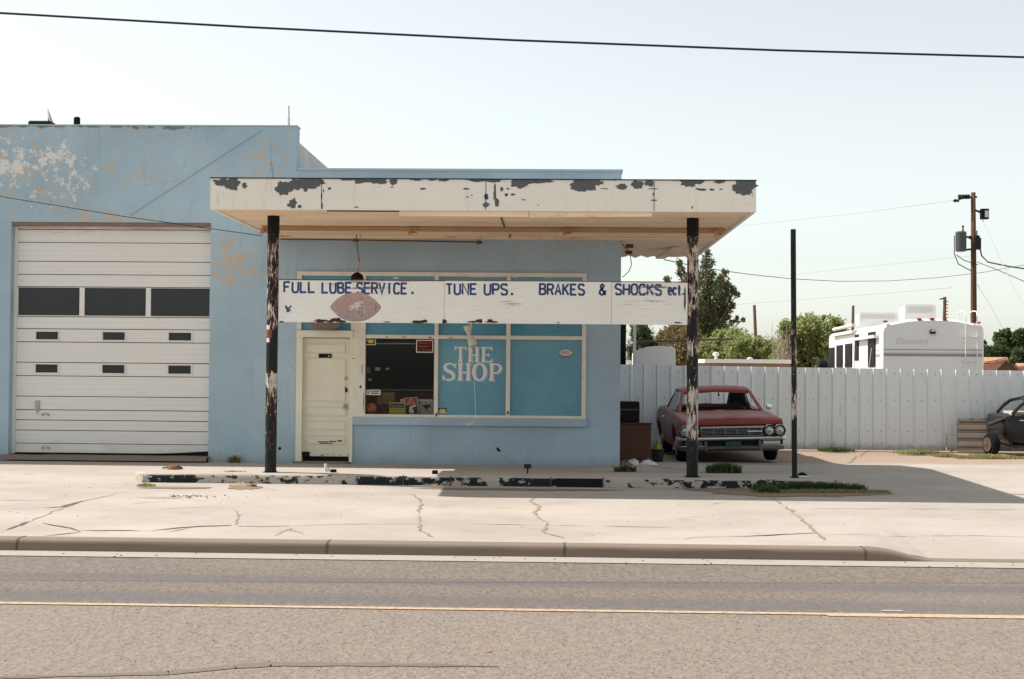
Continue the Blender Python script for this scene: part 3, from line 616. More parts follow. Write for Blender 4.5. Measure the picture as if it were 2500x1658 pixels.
for (u0, u1, v0, v1) in ((960, 972, 677, 681), (1150, 1190, 674, 677), (1195, 1225, 675, 677), (1250, 1262, 676, 678), (1330, 1350, 676, 678)): k = MB(); bx(k, u0, u1, v0, v1, YPn-.004, YPn-.001); k.build('paint_scrap', MT['white_paint'], win)
YT = YPn-.0015
# serif sign-painter letters, strokes with swelling widths
def serif(ch):
    S = []
    stem = lambda x, w=.17, a=0., b=1.: [([(x, a), (x, (a+b)/2), (x, b)], [w*1.15, w*.9, w*1.15])]
    foot = lambda x, z, w=.36, s=1: [([(x-w/2, z+.045*s), (x-w/4, z+.025*s), (x, z+.04*s), (x+w/4, z+.025*s), (x+w/2, z+.045*s)], [.09, .055, .08, .055, .09])]
    if ch == 'T': S += stem(.5)+foot(.5, 0)+[([(.0, .955), (.5, .97), (1., .955)], [.075, .06, .075]), ([(.02, 1.), (.05, .9), (.0, .76)], [.10, .08, .02]), ([(.98, 1.), (.95, .9), (1., .76)], [.10, .08, .02])]
    if ch == 'H': S += stem(.2)+stem(.8)+foot(.2, 0)+foot(.8, 0)+foot(.2, 1, s=-1)+foot(.8, 1, s=-1)+[([(.05, .47), (.5, .46), (.95, .47)], .07)]
    if ch == 'E': S += stem(.22)+[([(.02, .04), (.5, .035), (.98, .05)], .075), ([(.02, .96), (.5, .965), (.93, .95)], .075), ([(.98, .0), (.93, .12), (.99, .25)], [.12, .08, .02]), ([(.93, 1.), (.89, .88), (.94, .77)], [.12, .08, .02]), ([(.1, .49), (.45, .48), (.68, .5)], .065), ([(.68, .38), (.65, .49), (.68, .6)], [.03, .08, .03])]
    if ch == 'S':
        pts = [(.93, .74), (.86, .88), (.70, .965), (.48, .98), (.27, .93), (.16, .80), (.20, .66), (.36, .57), (.60, .49), (.80, .38), (.86, .22), (.75, .08), (.52, .02), (.30, .03), (.14, .11), (.06, .30)]
        S += [(pts, [.03, .06, .07, .08, .10, .14, .16, .17, .18, .17, .14, .10, .08, .07, .06, .03]), ([(.95, 1.0), (.92, .88), (.93, .72)], [.03, .10, .03]), ([(.05, .0), (.07, .13), (.05, .3)], [.03, .10, .03])]
    if ch == 'O':
        n = 26; S += [([(.5+.43*math.cos(t), .5+.48*math.sin(t)) for t in [2*math.pi*j/n for j in range(n+1)]], [.075+.115*abs(math.cos(2*math.pi*j/n))**1.2 for j in range(n+1)])]
    if ch == 'P':
        pts = [(.1, .965), (.5, .965), (.72, .95), (.90, .86), (.93, .71), (.86, .55), (.68, .455), (.3, .45)]; S += stem(.27)+foot(.27, 0, .42)+[(pts, [.07, .07, .08, .14, .16, .14, .08, .06])]
    return S
def paint(word, u0, u1, v0, v1, gap, y, mat, name, par, glyph, dx=0, dz=0, wid=None, jit=0):
    um = (u0+u1)/2; xA, xB = ax(u0, y, (v0+v1)/2), ax(u1, y, (v0+v1)/2); zA, zB = az(um, v1, y), az(um, v0, y)
    n = len(word); cw = (xB-xA)/(n+(n-1)*gap); mb = MB(); lay = 0
    for i, ch in enumerate(word):
        if ch == ' ': continue
        ox = xA+i*cw*(1+gap)+dx; jz = rnd.uniform(-jit, jit); jr = rnd.uniform(-jit, jit)
        for pts, w in glyph(ch):
            P = [(ox+p[0]*cw*(1+jr)+(p[1]-.5)*jr*.3, zA+dz+(p[1]+jz)*(zB-zA)) for p in pts]
            ww = wid if wid else ([q*1.3*(cw+zB-zA)/2 for q in w] if isinstance(w, list) else w*1.3*(cw+zB-zA)/2)
            mb.strip(P, ww, y-lay*.00012); lay += 1
    return mb.build(name, mat, par)
for word, u0, u1, v0, v1 in (('THE', 1110, 1202, 847, 884), ('SHOP', 1080, 1224, 887, 929)):
    paint(word, u0, u1, v0, v1, .14, YT, MT['white_paint'], 'letter_shade', win, serif, .017, -.015)
    paint(word, u0, u1, v0, v1, .14, YT-.0035, MT['teal'], 'letter_gap', win, serif, .011, -.010)
    paint(word, u0, u1, v0, v1, .14, YT-.007, mp('letter_white', (.86, .86, .84), .6), 'lettering', win, serif)
def oval(mb, u, v, ru, rv, y, m=0, n=28):
    x, z = at(u, v, y); mb.poly([(x+ru/150*math.cos(t), y, z+rv/150*math.sin(t)) for t in [2*math.pi*j/n for j in range(n)]], m)
mp('sticker_red', (.42, .10, .07), .6); mp('sticker_white', (.60, .58, .54), .6); mp('sticker_navy', (.02, .03, .09), .6)
def sticker(label, parts, txt=()):
    o = None
    for i, (kind, args, mat) in enumerate(parts):
        mb = MB(); y = YT-.001-i*.0012
        if kind == 'oval': oval(mb, *args, y)
        else: bx(mb, *args, y, y+.0008)
        if i == 0: o = mb.build('sticker', MT[mat], win); o['label'] = label; last = None
        else: mb.build('sticker', MT[mat], win)
    for s, u, v, hpx, wpx, mat in txt:
        x, z = at(u, v, YT); text(s, x, z, YT-.001-len(parts)*.0012, hpx/150, MT[mat], win, 'sticker_lettering', width=wpx/150)
sticker('white oval sticker reading NMC', [('oval', (1381.5, 861, 19, 9.6), 'sticker_navy'), ('oval', (1381.5, 861, 17.2, 8.2), 'sticker_white'), ('box', (1369, 1396, 872, 874), 'sticker_red')], [('NMC', 1381.5, 861, 8.5, 24, 'sticker_red')])
sticker('small dark sticker with a yellow oval', [('box', (1070, 1090.5, 996, 1010), 'sticker_navy'), ('oval', (1080, 1002.5, 8.5, 4.3), 'yellow'), ('box', (1070, 1090.5, 1006.5, 1009), 'sticker_white')])
sticker('blue and red sticker with a yellow oval', [('box', (893.5, 917.5, 827.5, 842.5), 'sticker_white'), ('box', (893.8, 915.5, 827.8, 840.3), 'sticker_navy'), ('box', (894, 902, 829, 833), 'sticker_red'), ('oval', (905, 833.5, 8, 4.4), 'yellow')])
sticker('black and orange no trespassing notice', [('box', (1016, 1057.5, 830, 861), 'white_paint'), ('box', (1018.2, 1055.5, 832.2, 858.8), 'black')], [('PRIVATE', 1037, 837.5, 6.5, 32, 'orange'), ('PROPERTY', 1037, 846, 6.5, 32, 'orange'), ('NO TRESPASSING', 1037, 854, 4, 32, 'orange')])
sticker('cream sticker with a black V mark', [('box', (893.5, 929, 951.5, 964.5), 'sticker_white'), ('box', (906, 926, 954, 956.5), 'sticker_navy'), ('box', (906, 924, 959, 961.5), 'sticker_navy')], [('V', 899, 957, 9, 9, 'black')])

# ---- roof furniture
def onroof(u, v, Y): return at(u, v, Y)
t = thing('satellite_dish', 'thin white satellite dish seen edge-on above the garage parapet', 'satellite dish', (ax(125, 25, 300), 25, 5.0))
k = MB(); c = Vector((ax(124, 25, 286), 25, az(124, 286, 25))); dirn = Vector((.94, .31, .38)).normalized(); a = Vector((0, 1, 0)); b = dirn.cross(a).normalized(); a = b.cross(dirn)
k.loft([[c+dirn*(h-.02)+(a*math.cos(t2)*.23+b*math.sin(t2)*.21)*r for t2 in [2*math.pi*j/20 for j in range(20)]] for r, h in ((.05, -.035), (.5, -.022), (.8, -.01), (1, .012), (1, .022), (.8, 0.004), (.05, -.02))]); k.build('dish', MT['tin'], t, True)
k = MB(); k.tube([c-dirn*.04, (c.x+.1, 25, 5.3), (c.x+.1, 25, 5.0)], .02); k.tube([(c.x, 25, c.z-.16), (c.x-.4, 24.9, 5.46)], .012); k.build('mast', MT['dark_metal'], t)
t = thing('roof_vent', 'stubby black vent cap above the garage parapet', 'vent', (ax(188, 25, 298), 25, 5.0)); x, z = at(188, 292, 25)
k = MB(); k.lathe((x, 25, 5.0), [(.045, 0), (.045, z-5.08)], n=12); k.build('vent_pipe', MT['dark_metal'], t); k = MB(); k.lathe((x, 25, z-.1), [(.05, 0), (.058, .02), (.058, .12), (.045, .145)], n=14); k.build('vent_cap', MT['black'], t)
x, z = at(100, 299, 24.5); k = MB(); k.box(x-.2, x+.2, 24.4, 24.7, 5.0, z+.02); tag(bevel(k.build('roof_box', MT['dark_metal']), .03), 'low dark box lying on the garage roof beside the dish', 'roof box')
k = MB(); x = ax(705, 23.8, 280); zb = az(705, 258, 23.8); k.tube([(x, 23.8, 5.0), (x, 23.8, zb-.18), (x-.003, 23.8, zb)], .016); k.tube([(x, 23.8, 5.0), (x, 23.8, zb-.2)], .024); tag(k.build('vent_pipe', MT['tin']), 'thin pale pipe standing at the right corner of the garage roof', 'pipe')

# ================================================================== CANOPY
can = thing('canopy', 'flat cream canopy with peeling fascia on two black posts', 'canopy', (-.95, YP, .06))
cX0, cX1, cZ0, cZ1 = -4.607, 2.678, 3.635, 4.05; cB = 26.3
fa = MB(); fa.box(cX0, cX1, YF, YF+.05, cZ0, cZ1); fa.box(cX0, cX0+.05, YF+.05, YW-.002, cZ0, cZ1); fa.box(cX1-.05, cX1, YF+.05, cB, cZ0, cZ1); fa.box(XO+.03, cX1-.05, cB-.05, cB, cZ0+.0, cZ1)
yb = YF-.0015
def patch(mb, u, v, ru, rv, seed, m=1, y=None, top=None, s=184., n=60):
    y = y or yb; x, z = at(u, v, y); P = []
    for j in range(n):
        t = 2*math.pi*j/n; r = 1+.45*mnoise.noise(Vector((math.cos(t)*1.7+seed*3.1, math.sin(t)*1.7, seed)))+.25*mnoise.noise(Vector((math.cos(t)*6, math.sin(t)*6+seed, 5)))+.2*mnoise.noise(Vector((math.cos(t)*13, math.sin(t)*13, seed)))
        zz_ = z+rv/s*r*math.sin(t)
        P.append((x+ru/s*r*math.cos(t), y, min(zz_, top) if top else zz_))
    mb.poly(P, m)
tp = cZ1-.002; sd = 1.
for u, v, ru, rv in ((542, 445, 20, 9), (567, 449, 19, 16), (597, 453, 6, 8), (694, 459, 20, 17), (724, 449, 18, 15), (755, 446, 34, 14), (746, 462, 6, 6), (715, 497, 10, 12), (706, 501, 6, 4), (731, 504, 5, 4)): sd += 1; patch(fa, u, v, ru, rv, sd, 1, yb-sd*.00006, tp)
for u, v, ru, rv in ((880, 441, 18, 8), (905, 440, 34, 6), (925, 443, 22, 7), (960, 443, 10, 9), (850, 438, 22, 3), (1015, 439, 14, 2.5), (1055, 439, 10, 2.5), (1082, 440, 12, 3), (1170, 440, 30, 4), (1205, 440, 18, 5), (1268, 447, 20, 13), (1295, 442, 40, 7), (1325, 441, 24, 5),
                     (1425, 449, 33, 16), (1415, 458, 20, 8), (1447, 445, 24, 10), (1518, 456, 13, 7), (1556, 450, 16, 10), (1585, 447, 12, 8), (1680, 446, 20, 11), (1700, 443, 18, 6), (1757, 444, 14, 4), (1815, 460, 26, 16), (1822, 448, 25, 18), (1650, 440, 10, 2)): sd += 1; patch(fa, u, v, ru, rv, sd, 1, yb-(sd % 30)*.00006, tp)
for u, v, ru, rv, mt_ in ((804, 460, 4, 3, 2), (957, 457, 2.5, 2, 1), (1032, 461, 6, 2.5, 2), (1038, 461, 1.5, 2, 2), (1138, 461, 8, 2, 2), (1141, 481, 3, 1.6, 2), (1152, 477, 1.5, 2, 2), (1187, 481, 5, 8, 2), (1240, 461, 3.5, 2, 2), (1236, 476, 4, 4, 2), (1252, 475, 5, 2.5, 2), (1278, 488, 5, 1.5, 1), (1475, 461, 10, 1.2, 1), (1595, 461, 13, 1.2, 1), (1596, 489, 8, 1.6, 1), (1595, 474, 1.5, 4, 1), (1715, 463, 11, 3, 2), (1703, 461, 6, 1.5, 2), (1738, 463, 6, 2.5, 2), (1760, 462, 4, 1.5, 2), (1186, 500, 8, 6, 1), (1213, 495, 5, 12, 1), (1208, 470, 3, 22, 1), (1225, 462, 4, 6, 1), (790, 466, 1.6, 4, 1), (785, 480, 2, 9, 1), (787, 503, 1.5, 8, 1), (870, 506, 6, 1.5, 1), (1314, 501, 3, 1.2, 1), (1690, 507, 2, 3, 1), (1838, 478, 2.5, 1, 1)):
    sd += 1; patch(fa, u, v, ru, rv, sd, mt_, yb-(sd % 30)*.00006, tp, n=22)
for u in (785, 1186, 1597):                                # butt joints of the fascia boards
    x = ax(u, YF, 475); fa.box(x-.004, x+.004, YF-.003, YF-.0002, cZ0+.01, cZ1-.01, 3)
fa.box(cX0-.004, cX1+.004, YF-.012, YF+.06, cZ1, cZ1+.014, 3)
fa.build('fascia', [MT['fascia'], MT['bare'], MT['navy'], MT['dark_metal']], can)
so = MB(); so.box(cX0+.05, cX1-.05, YF+.05, YW-.002, cZ0+.02, cZ0+.06); so.box(XO+.03, cX1-.05, YW-.002, cB-.05, cZ0+.02, cZ0+.06)
for u0, u1, v in ((975, 1290, 0), (1293, 1592, 1)): so.loft([[(ax(u, YF+.06, 520), y, z) for y, z in ((YF+.055, cZ0+.02), (YF+.055, cZ0-.066-d), (YF+.085, cZ0-.07-d), (YF+.1, cZ0+.02))] for u, d in ((u0, .012*v), (u1, .006-.014*v))])   # sagging lip boards behind the fascia
so.box(ax(798, YF+.05, 513), ax(975, YF+.05, 513), YF+.052, YF+.075, cZ0-.014, cZ0+.019, 1)
so.box(cX0+.05, cX1-.06, YW-.32, YW-.01, cZ0-.006, cZ0+.018)                                              # wall batten
so.build('soffit', [MT['soffit'], MT['black']], can)
rfm = MB(); rfm.box(cX0+.05, cX1-.05, YF+.05, YW-.002, cZ1-.06, cZ1-.02); rfm.box(XO+.03, cX1-.05, YW-.002, cB-.05, cZ1-.06, cZ1-.02); rfm.build('canopy_roof', MT['roof_felt'], can)
rail = MB(); yr = 21.3; rail.box(ax(655, yr, 560), cX1-.12, yr-.05, yr+.05, cZ0-.05, cZ0+.012); rail.box(ax(655, yr, 560), cX1-.12, yr+.09, yr+.12, cZ0-.02, cZ0+.012)
rail.build('light_rail', mp('rail_brown', (.48, .29, .14), .7, var=.3, vs=2), can)
for u in (651, 1010, 1386, 1753):
    k = MB(); x = ax(u, yr, 563); k.box(x-.05, x+.05, yr-.09, yr-.052, cZ0-.085, cZ0+.01); k.box(x-.07, x-.02, yr-.13, yr-.092, cZ0-.11, cZ0-.03); k.box(x+.03, x+.06, yr-.14, yr-.092, cZ0-.09, cZ0-.04); k.build('lamp_socket', MT['rail_brown'], can)
k = MB(); yy = 23.05; k.tube([(ax(685, yy, 580), yy, cZ0-.025), (ax(868, yy, 580), yy, cZ0-.03), (ax(1165, yy, 583), yy, cZ0-.055)], .012); xk = ax(1170, yy, 583); k.lathe((xk-.05, yy, cZ0-.057), [(.018, 0), (.032, .02), (.032, .07), (.015, .1)], 'x', 10); k.lathe((ax(868, yy, 580), yy, cZ0-.06), [(.05, 0), (.05, .04)], n=10); k.build('conduit', MT['rust'], can)
for pts in ([(1222, 523, 19.6), (1228, 545, 20.6), (1232, 558, 21.2)], [(1246, 577, 22.4), (1244, 592, 22.9)]):
    k = MB(); k.tube([(ax(u, Y, v), Y, cZ0+.012) for u, v, Y in pts], .012, 6); k.build('soffit_crack', MT['rust'], can)
# hanging lamp box and ragged trim at the back right
k = MB(); yq = 25.6; x0, x1 = ax(1600, yq, 620), ax(1628, yq, 620); k.loft([[(x0, yq-.1, cZ0-.09), (x1-.05, yq-.1, cZ0-.09), (x1-.05, yq-.1, cZ0-.12), (x0, yq-.1, cZ0-.12)], [(x0+.2, yq-1.1, cZ0+.0), (x1+.16, yq-1.1, cZ0+.0), (x1+.16, yq-1.1, cZ0-.03), (x0+.2, yq-1.1, cZ0-.03)]]); k.build('lamp_box', MT['soffit'], can)
k = MB(); P = []
for i in range(90): x = XO+.05+i*.0166; P.append((x, cZ0-max(0, .018+.03*mnoise.noise(Vector((x*9, 2, 1)))+.012*rnd.random())))
k.loft([[(x, cB-.06, cZ0+.001), (x, cB-.045, cZ0+.001), (x, cB-.045, z), (x, cB-.06, z)] for x, z in P]); k.build('torn_trim', MT['soffit'], can)
for u, v, Y in ((1537, 597, 24.2), (1535, 620, 25.5)): k = MB(); x = ax(u, Y, v); k.box(x-.06, x+.06, Y-.1, Y+.1, cZ0-.03, cZ0+.015); k.build('soffit_block', MT['rust'], can)
k = MB(); k.tube([(*([ax(1519, 23.6, 610)]), 23.6, cZ0-.03), (ax(1536, 23.9, 622), 23.9, cZ0-.12), (ax(1542, 24, 645), 24, az(1542, 645, 24)), (ax(1536, 23.9, 662), 23.9, az(1536, 662, 23.9)), (ax(1520, 23.6, 677), 23.6, az(1520, 677, 23.6))], .007, 6); k.build('loose_wire', MT['dark_metal'], can)
for ub, vb, ut, mat in ((660.5, 1152, 668, 'post_a'), (1690, 1165, 1691.5, 'post_b')):
    xb_, xt_ = ax(ub, YP, vb), ax(ut, YP, 520); k = MB(); n = 24
    k.tube([(xb_+(xt_-xb_)*i/n, YP, .04+(cZ0-.015)*i/n) for i in range(n+1)], .08, 24)
    p = sharp(k.build('post', MT[mat], can)); k = MB(); k.lathe((xb_, YP, .035), [(.12, 0), (.115, .018), (.087, .02), (.086, .035)], n=20); k.build('post_foot', MT['black'], p)
    k = MB(); k.lathe((xt_, YP, cZ0-.035), [(.0835, -.2), (.085, -.18), (.085, .045)], n=24); k.build('post_collar', MT['black'], p)
    if mat == 'post_a':
        k = MB(); x, z = at(661, 815, YP); x = xb_+(xt_-xb_)*(z-.04)/3.62; k.loft([[(x+.083*math.sin(a_), YP-.083*math.cos(a_), z-h_) for a_ in [-1.2+.2*j for j in range(8)]] for h_ in (-.06, -.02, .02, .06)], 0, False, False); k.loft([[(x+.0812*math.sin(a_), YP-.0812*math.cos(a_), z-h_) for a_ in [-1.05+.2*j for j in range(5)]] for h_ in (-.12, -.05, .05, .12)], 1, False, False); k.build('torn_sticker', [mp('dull_red', (.20, .06, .045), .8, var=.5, vs=18), MT['sticker_white']], p)
    else:
        k = MB(); x, z = at(1683, 857, YP); k.loft([[(xb_+.082*math.sin(a_), YP-.082*math.cos(a_), z-h_) for a_ in [-1.1+.2*j for j in range(6)]] for h_ in (-.075, .075)], 0, False, False); k.build('torn_sticker', MT['sticker_white'], p)

# ---- pump island
isl = MB(); X = -5.86; rings = []
IY = 19.62
def isl_ring(x):
    e = min(1, max(.0, (x+5.86)/.18)); j = lambda a: mnoise.noise(Vector((x*2.2, a, 4)))*.012; f = IY+(1-e)*.25
    tz = .048+mnoise.noise(Vector((x*.8, 0, 8)))*.012
    return [(x, f+j(0), -.15), (x, f+j(1), -.02), (x, f+.006+j(2), tz-.035), (x, f+.025+j(3), tz-.008), (x, f+.06, tz), (x, IY+.5, tz+.004), (x, IY+1.0, tz), (x, IY+1.04-(1-e)*.2, tz-.03), (x, IY+1.05-(1-e)*.2, -.15)]
while X < 3.94: rings.append(isl_ring(X)); X += .06
isl.loft(rings, 0, True, True)
for u in (1100, 1345, 1472, 985, 2040): x = ax(u, IY, 1178); isl.box(x-.006, x+.006, IY-.022, IY+.01, -.1, .05, 1)
isl.box(ax(1358, IY, 1178), ax(1470, IY, 1178), IY-.023, IY+.01, -.1, .03, 2)
tag(sharp(isl.build('pump_island', [MT['island'], MT['crack'], MT['black']]), 50), 'long low concrete island with flaking black and white paint', 'kerb island')
pl = thing('steel_pole', 'thin bare black pole with flaked paint, right of the canopy', 'pole', (ax(1940, YP, 1165), YP, .06))
xb_, xt_ = ax(1940, YP, 1165), ax(1936.5, YP, 560); k = MB(); n = 20; ztp = az(1937, 560, YP)
k.tube([(xb_+(xt_-xb_)*i/n, YP, .05+(ztp-.05)*i/n) for i in range(n+1)], .037, 14); sharp(k.build('pole_shaft', MT['post_c'], pl)); k = MB(); k.lathe((xb_, YP, .05), [(.06, 0), (.055, .02), (.04, .022)], n=14); k.build('pole_foot', MT['black'], pl)

# ---- painted sign board hung between the posts
sb = thing('sign_board', 'long weathered white board lettered FULL LUBE SERVICE, TUNE UPS, BRAKES & SHOCKS', 'sign', (-.95, YS, 2.15))
sx0, sx1, sz0, sz1 = ax(680, YS, 737), ax(1679, YS, 740), az(1180, 789.5, YS), az(1180, 686.5, YS)
seams = [sx0, ax(1084.5, YS, 740), ax(1493, YS, 740), sx1]
for a, b in zip(seams, seams[1:]):
    k = MB(); k.box(a+.002, b-.002, YS, YS+.035, sz0+rnd.uniform(-.006, .004), sz1+rnd.uniform(-.006, .002)); bevel(k.build('board_panel', MT['sign'], sb), .004)
k = MB(); k.box(sx0, sx1, YS+.036, YS+.09, sz1-.07, sz1-.01); k.box(sx0, sx1, YS+.036, YS+.09, sz0+.02, sz0+.09); k.box(sx0, sx1, YS-.002, YS+.04, sz1+.002, sz1+.012); k.build('sign_frame', MT['rust'], sb)
sd = 40; mp('rust_dark', (.06, .032, .022), .9, var=.3, vs=10)
for u, v, ru, rv in ((782, 783, 16, 4), (806, 785, 10, 2.5), (820, 781, 14, 5), (835, 785, 10, 3), (1022, 786, 18, 3.5), (1036, 784, 8, 3.5), (1085, 785, 5, 6), (1154, 786, 12, 2.5), (1170, 784, 8, 5), (1201, 786, 16, 2.5), (1196, 783, 6, 4), (1363, 788, 2, 2), (945, 786, 8, 1.5), (1655, 788, 10, 1.5), (688, 786, 6, 2), (1672, 730, 2, 30)): sd += 1; k = MB(); patch(k, u, v, ru, rv, sd, 0, YS-.002-sd*.00004, None, 178., 22); k.build('rust_stain', MT['rust_dark'], sb)
def hand(ch):
    A = {'F': [[(0, 0), (0, 1)], [(0, .97), (1, .97)], [(0, .52), (.8, .52)]], 'U': [[(0, 1), (0, .22), (.14, .05), (.38, 0), (.62, 0), (.86, .05), (1, .22), (1, 1)]], 'L': [[(0, 1), (0, .03), (1, .03)]],
         'B': [[(0, 0), (0, .97), (.68, .97), (.92, .87), (.92, .65), (.68, .53), (0, .53)], [(.66, .53), (1, .40), (1, .14), (.74, .03), (0, .03)]], 'E': [[(1, .97), (0, .97), (0, .03), (1, .03)], [(0, .52), (.82, .52)]],
         'S': [[(1, .80), (.82, .97), (.2, .97), (0, .82), (0, .66), (.2, .55), (.8, .45), (1, .34), (1, .16), (.8, .02), (.2, .02), (0, .18)]], 'R': [[(0, 0), (0, .97), (.76, .97), (1, .85), (1, .65), (.76, .5), (0, .5)], [(.55, .5), (1, 0)]],
         'V': [[(0, 1), (.5, .02), (1, 1)]], 'I': [[(.5, 0), (.5, 1)]], 'C': [[(1, .80), (.82, .97), (.25, .97), (0, .80), (0, .2), (.25, .03), (.82, .03), (1, .2)]], 'T': [[(0, .97), (1, .97)], [(.5, .97), (.5, 0)]], 'N': [[(0, 0), (0, 1), (1, 0), (1, 1)]],
         'P': [[(0, 0), (0, .97), (.76, .97), (1, .85), (1, .62), (.76, .47), (0, .47)]], 'A': [[(0, 0), (.5, 1), (1, 0)], [(.2, .33), (.8, .33)]], 'K': [[(0, 0), (0, 1)], [(1, 1), (.04, .45)], [(.3, .6), (1, 0)]], 'H': [[(0, 0), (0, 1)], [(1, 0), (1, 1)], [(0, .52), (1, .52)]],
         'O': [[(.5, .97), (.2, .95), (0, .78), (0, .22), (.2, .05), (.5, .03), (.8, .05), (1, .22), (1, .78), (.8, .95), (.5, .97)]], '.': [[(.4, .0), (.4, .16)]], '&': [[(1, .0), (.25, .66), (.22, .88), (.45, .98), (.66, .86), (.6, .68), (.12, .38), (.06, .14), (.35, .0), (.65, .06), (1, .42)]],
         'e': [[(.05, .34), (.9, .34), (.9, .52), (.7, .64), (.25, .64), (.03, .48), (.03, .18), (.25, .03), (.7, .03), (.9, .12)]], 'c': [[(.95, .5), (.75, .64), (.3, .64), (.05, .48), (.05, .18), (.3, .03), (.75, .03), (.95, .16)]], 't': [[(.5, .9), (.5, .12), (.65, .02), (.95, .04)], [(.05, .6), (.98, .6)]]}
    return [(p, .1) for p in A[ch]]
for word, u0, u1, v0, v1 in (('FULL', 694, 768, 688.5, 714), ('LUBE', 787, 858, 690, 715.5), ('SERVICE', 872, 993, 691, 717.5), ('TUNE', 1090, 1163, 693, 719), ('UPS', 1183, 1238, 693.5, 720), ('BRAKES', 1318, 1426, 693.5, 720), ('&', 1463, 1479, 694, 720), ('SHOCKS', 1503, 1614, 694, 720), ('ect.', 1632, 1673, 694, 720)):
    paint(word, u0, u1, v0, v1, .42, YS-.001, MT['ink'], 'lettering', sb, hand, wid=.0295, jit=.012)
for u, v in ((1007, 715), (1250, 718)):
    k = MB(); bx(k, u-3, u+3, v-3, v+3, YS-.003, YS-.001); k.build('lettering', MT['ink'], sb)
k = MB(); cx, cz = at(868.5, 750, YS); W2, H2 = 64/177, 36/177; P = []
for s in (1, -1):
    for j in range(25):
        t = -1+2*j/25; P.append((cx+s*t*W2, YS-.0015, cz+s*H2*(1-abs(t)**2.3)**.9+mnoise.noise(Vector((t*9, s, 2)))*.006))
k.poly(P); fb = k.build('football_emblem', MT['football'], sb)
k = MB(); 
for pts, ww in (([(868-18, 752), (868-2, 741), (868+14, 738), (868+20, 742)], .03), ([(868-14, 758), (868-4, 748), (868+10, 746), (868+13, 750)], .045), ([(868-6, 741), (868+2, 752), (868+8, 757)], .03)): k.strip([at(u, v, YS) for u, v in pts], [ww*.3]+[ww]*(len(pts)-2)+[ww*.3], YS-.0025-ww*.01)
k.build('emblem_highlight', mp('chalk_white', (.60, .55, .54), .8, var=.2, vs=20), fb)
k = MB()
for pts in ([(696, 746), (702, 752), (706, 754)], [(711, 746), (705, 754), (700, 760)], [(697, 751), (704, 758)], [(699, 761), (710, 757)], [(703, 762), (706, 758)]): k.strip([at(u, v, YS) for u, v in pts], .022, YS-.0015-.0002*len(k.f))
k.build('bird_mark', MT['letter_blue'], sb)
# ---- things at the window
def win_thing(name, label, cat, u0, u1, v0, v1, y, mat, th=.006, tilt=0):
    x0, x1 = ax(u0, y, (v0+v1)/2), ax(u1, y, (v0+v1)/2); z0, z1 = az((u0+u1)/2, v1, y), az((u0+u1)/2, v0, y)
    t = thing(name, label, cat, ((x0+x1)/2, y, z0), (0, tilt, 0)); k = MB(); hw = (x1-x0)/2
    k.box(-hw, hw, 0, th, 0, z1-z0); k.build('sign_panel', mat, t, local=True); return t, hw, z1-z0
def lt(t, s, x, z, h, wd, mat, y=-.002, rot=0):
    return text(s, x, z, y, h, MT[mat], t, 'lettering', width=wd, local=True, rotz=rot)
sgl = az(975, 1014, YW+.2)
t, hw, hh = win_thing('security_sign', 'grey sign with a black camera leaning inside the window, partly covered by the red one', 'sign', 977, 1057, 975, 1012, YW+.26, MT['grey_sign'])
lt(t, 'PROPERTY', -.0, hh*.74, .035, hw*1.25, 'black'); lt(t, 'IN USE', .0, hh*.2, .03, hw*.55, 'black'); k = MB(); k.box(-hw, hw, -.003, -.0005, hh-.022, hh); k.build('sign_band', MT['white_paint'], t, local=True)
k = MB(); k.poly([(hw*.3, -.003, hh*.60), (hw*.82, -.003, hh*.70), (hw*.86, -.003, hh*.48), (hw*.66, -.003, hh*.42), (hw*.70, -.003, hh*.2), (hw*.58, -.003, hh*.32), (hw*.5, -.003, hh*.45)]); k.build('camera_symbol', MT['black'], t, local=True)
t, hw, hh = win_thing('warning_sign', 'yellow sign headed GUN CONTROL standing inside the window', 'sign', 950, 992, 983, 1012.5, YW+.20, MT['yellow'])
k = MB(); k.box(-hw*.94, hw*.94, -.003, -.0005, hh*.58, hh*.9); k.build('sign_band', MT['black'], t, local=True); lt(t, 'GUN CONTROL', 0, hh*.74, .028, hw*1.7, 'white_paint', -.005); lt(t, 'is being able to', 0, hh*.42, .026, hw*1.7, 'black'); lt(t, 'hit your target', 0, hh*.16, .026, hw*1.7, 'black')
t, hw, hh = win_thing('warning_sign', 'red and black sign with a white figure, leaning beside the yellow sign', 'sign', 989, 1021, 970.5, 1012, YW+.17, MT['white_paint'], tilt=R_(-3))
k = MB(); k.box(-hw*.92, hw*.92, -.003, -.0005, hh*.55, hh*.97); k.build('sign_band', MT['red'], t, local=True); k = MB(); k.box(-hw*.92, hw*.92, -.003, -.0005, hh*.03, hh*.55); k.build('sign_picture', MT['black'], t, local=True)
for s, z in (('WE', .88), ("DON'T", .76), ('DIAL 911', .63)): lt(t, s, 0, hh*z, .026, hw*(.5 if s == 'WE' else 1.05 if s[0] == 'D' and s[1] == 'O' else 1.5), 'white_paint', -.005)
k = MB(); k.poly([(-.02, -.005, .02), (.03, -.005, .015), (.045, -.005, .07), (.015, -.005, .095), (.04, -.005, .12), (.085, -.005, .13), (.08, -.005, .155), (.02, -.005, .15), (-.035, -.005, .125), (-.03, -.005, .09), (-.045, -.005, .06)]); k.build('white_figure', MT['white_paint'], t, local=True)
k = MB(); x, z = at(907, 996, YW+.16); k.lathe((x, YW+.15, z), [(.0, 0), (.05, .001), (.078, .006), (.085, .014), (.085, .02)], 'y', 26); tag(k.build('round_plaque', MT['orange']), 'round orange plaque in the bottom left corner of the window', 'plaque')
k = MB()
for i in range(5): k.strip([(x-.045+i*.02, z-.045+i*.014), (x-.035+i*.02, z-.018+i*.014)], .007, YW+.148-i*.0002)
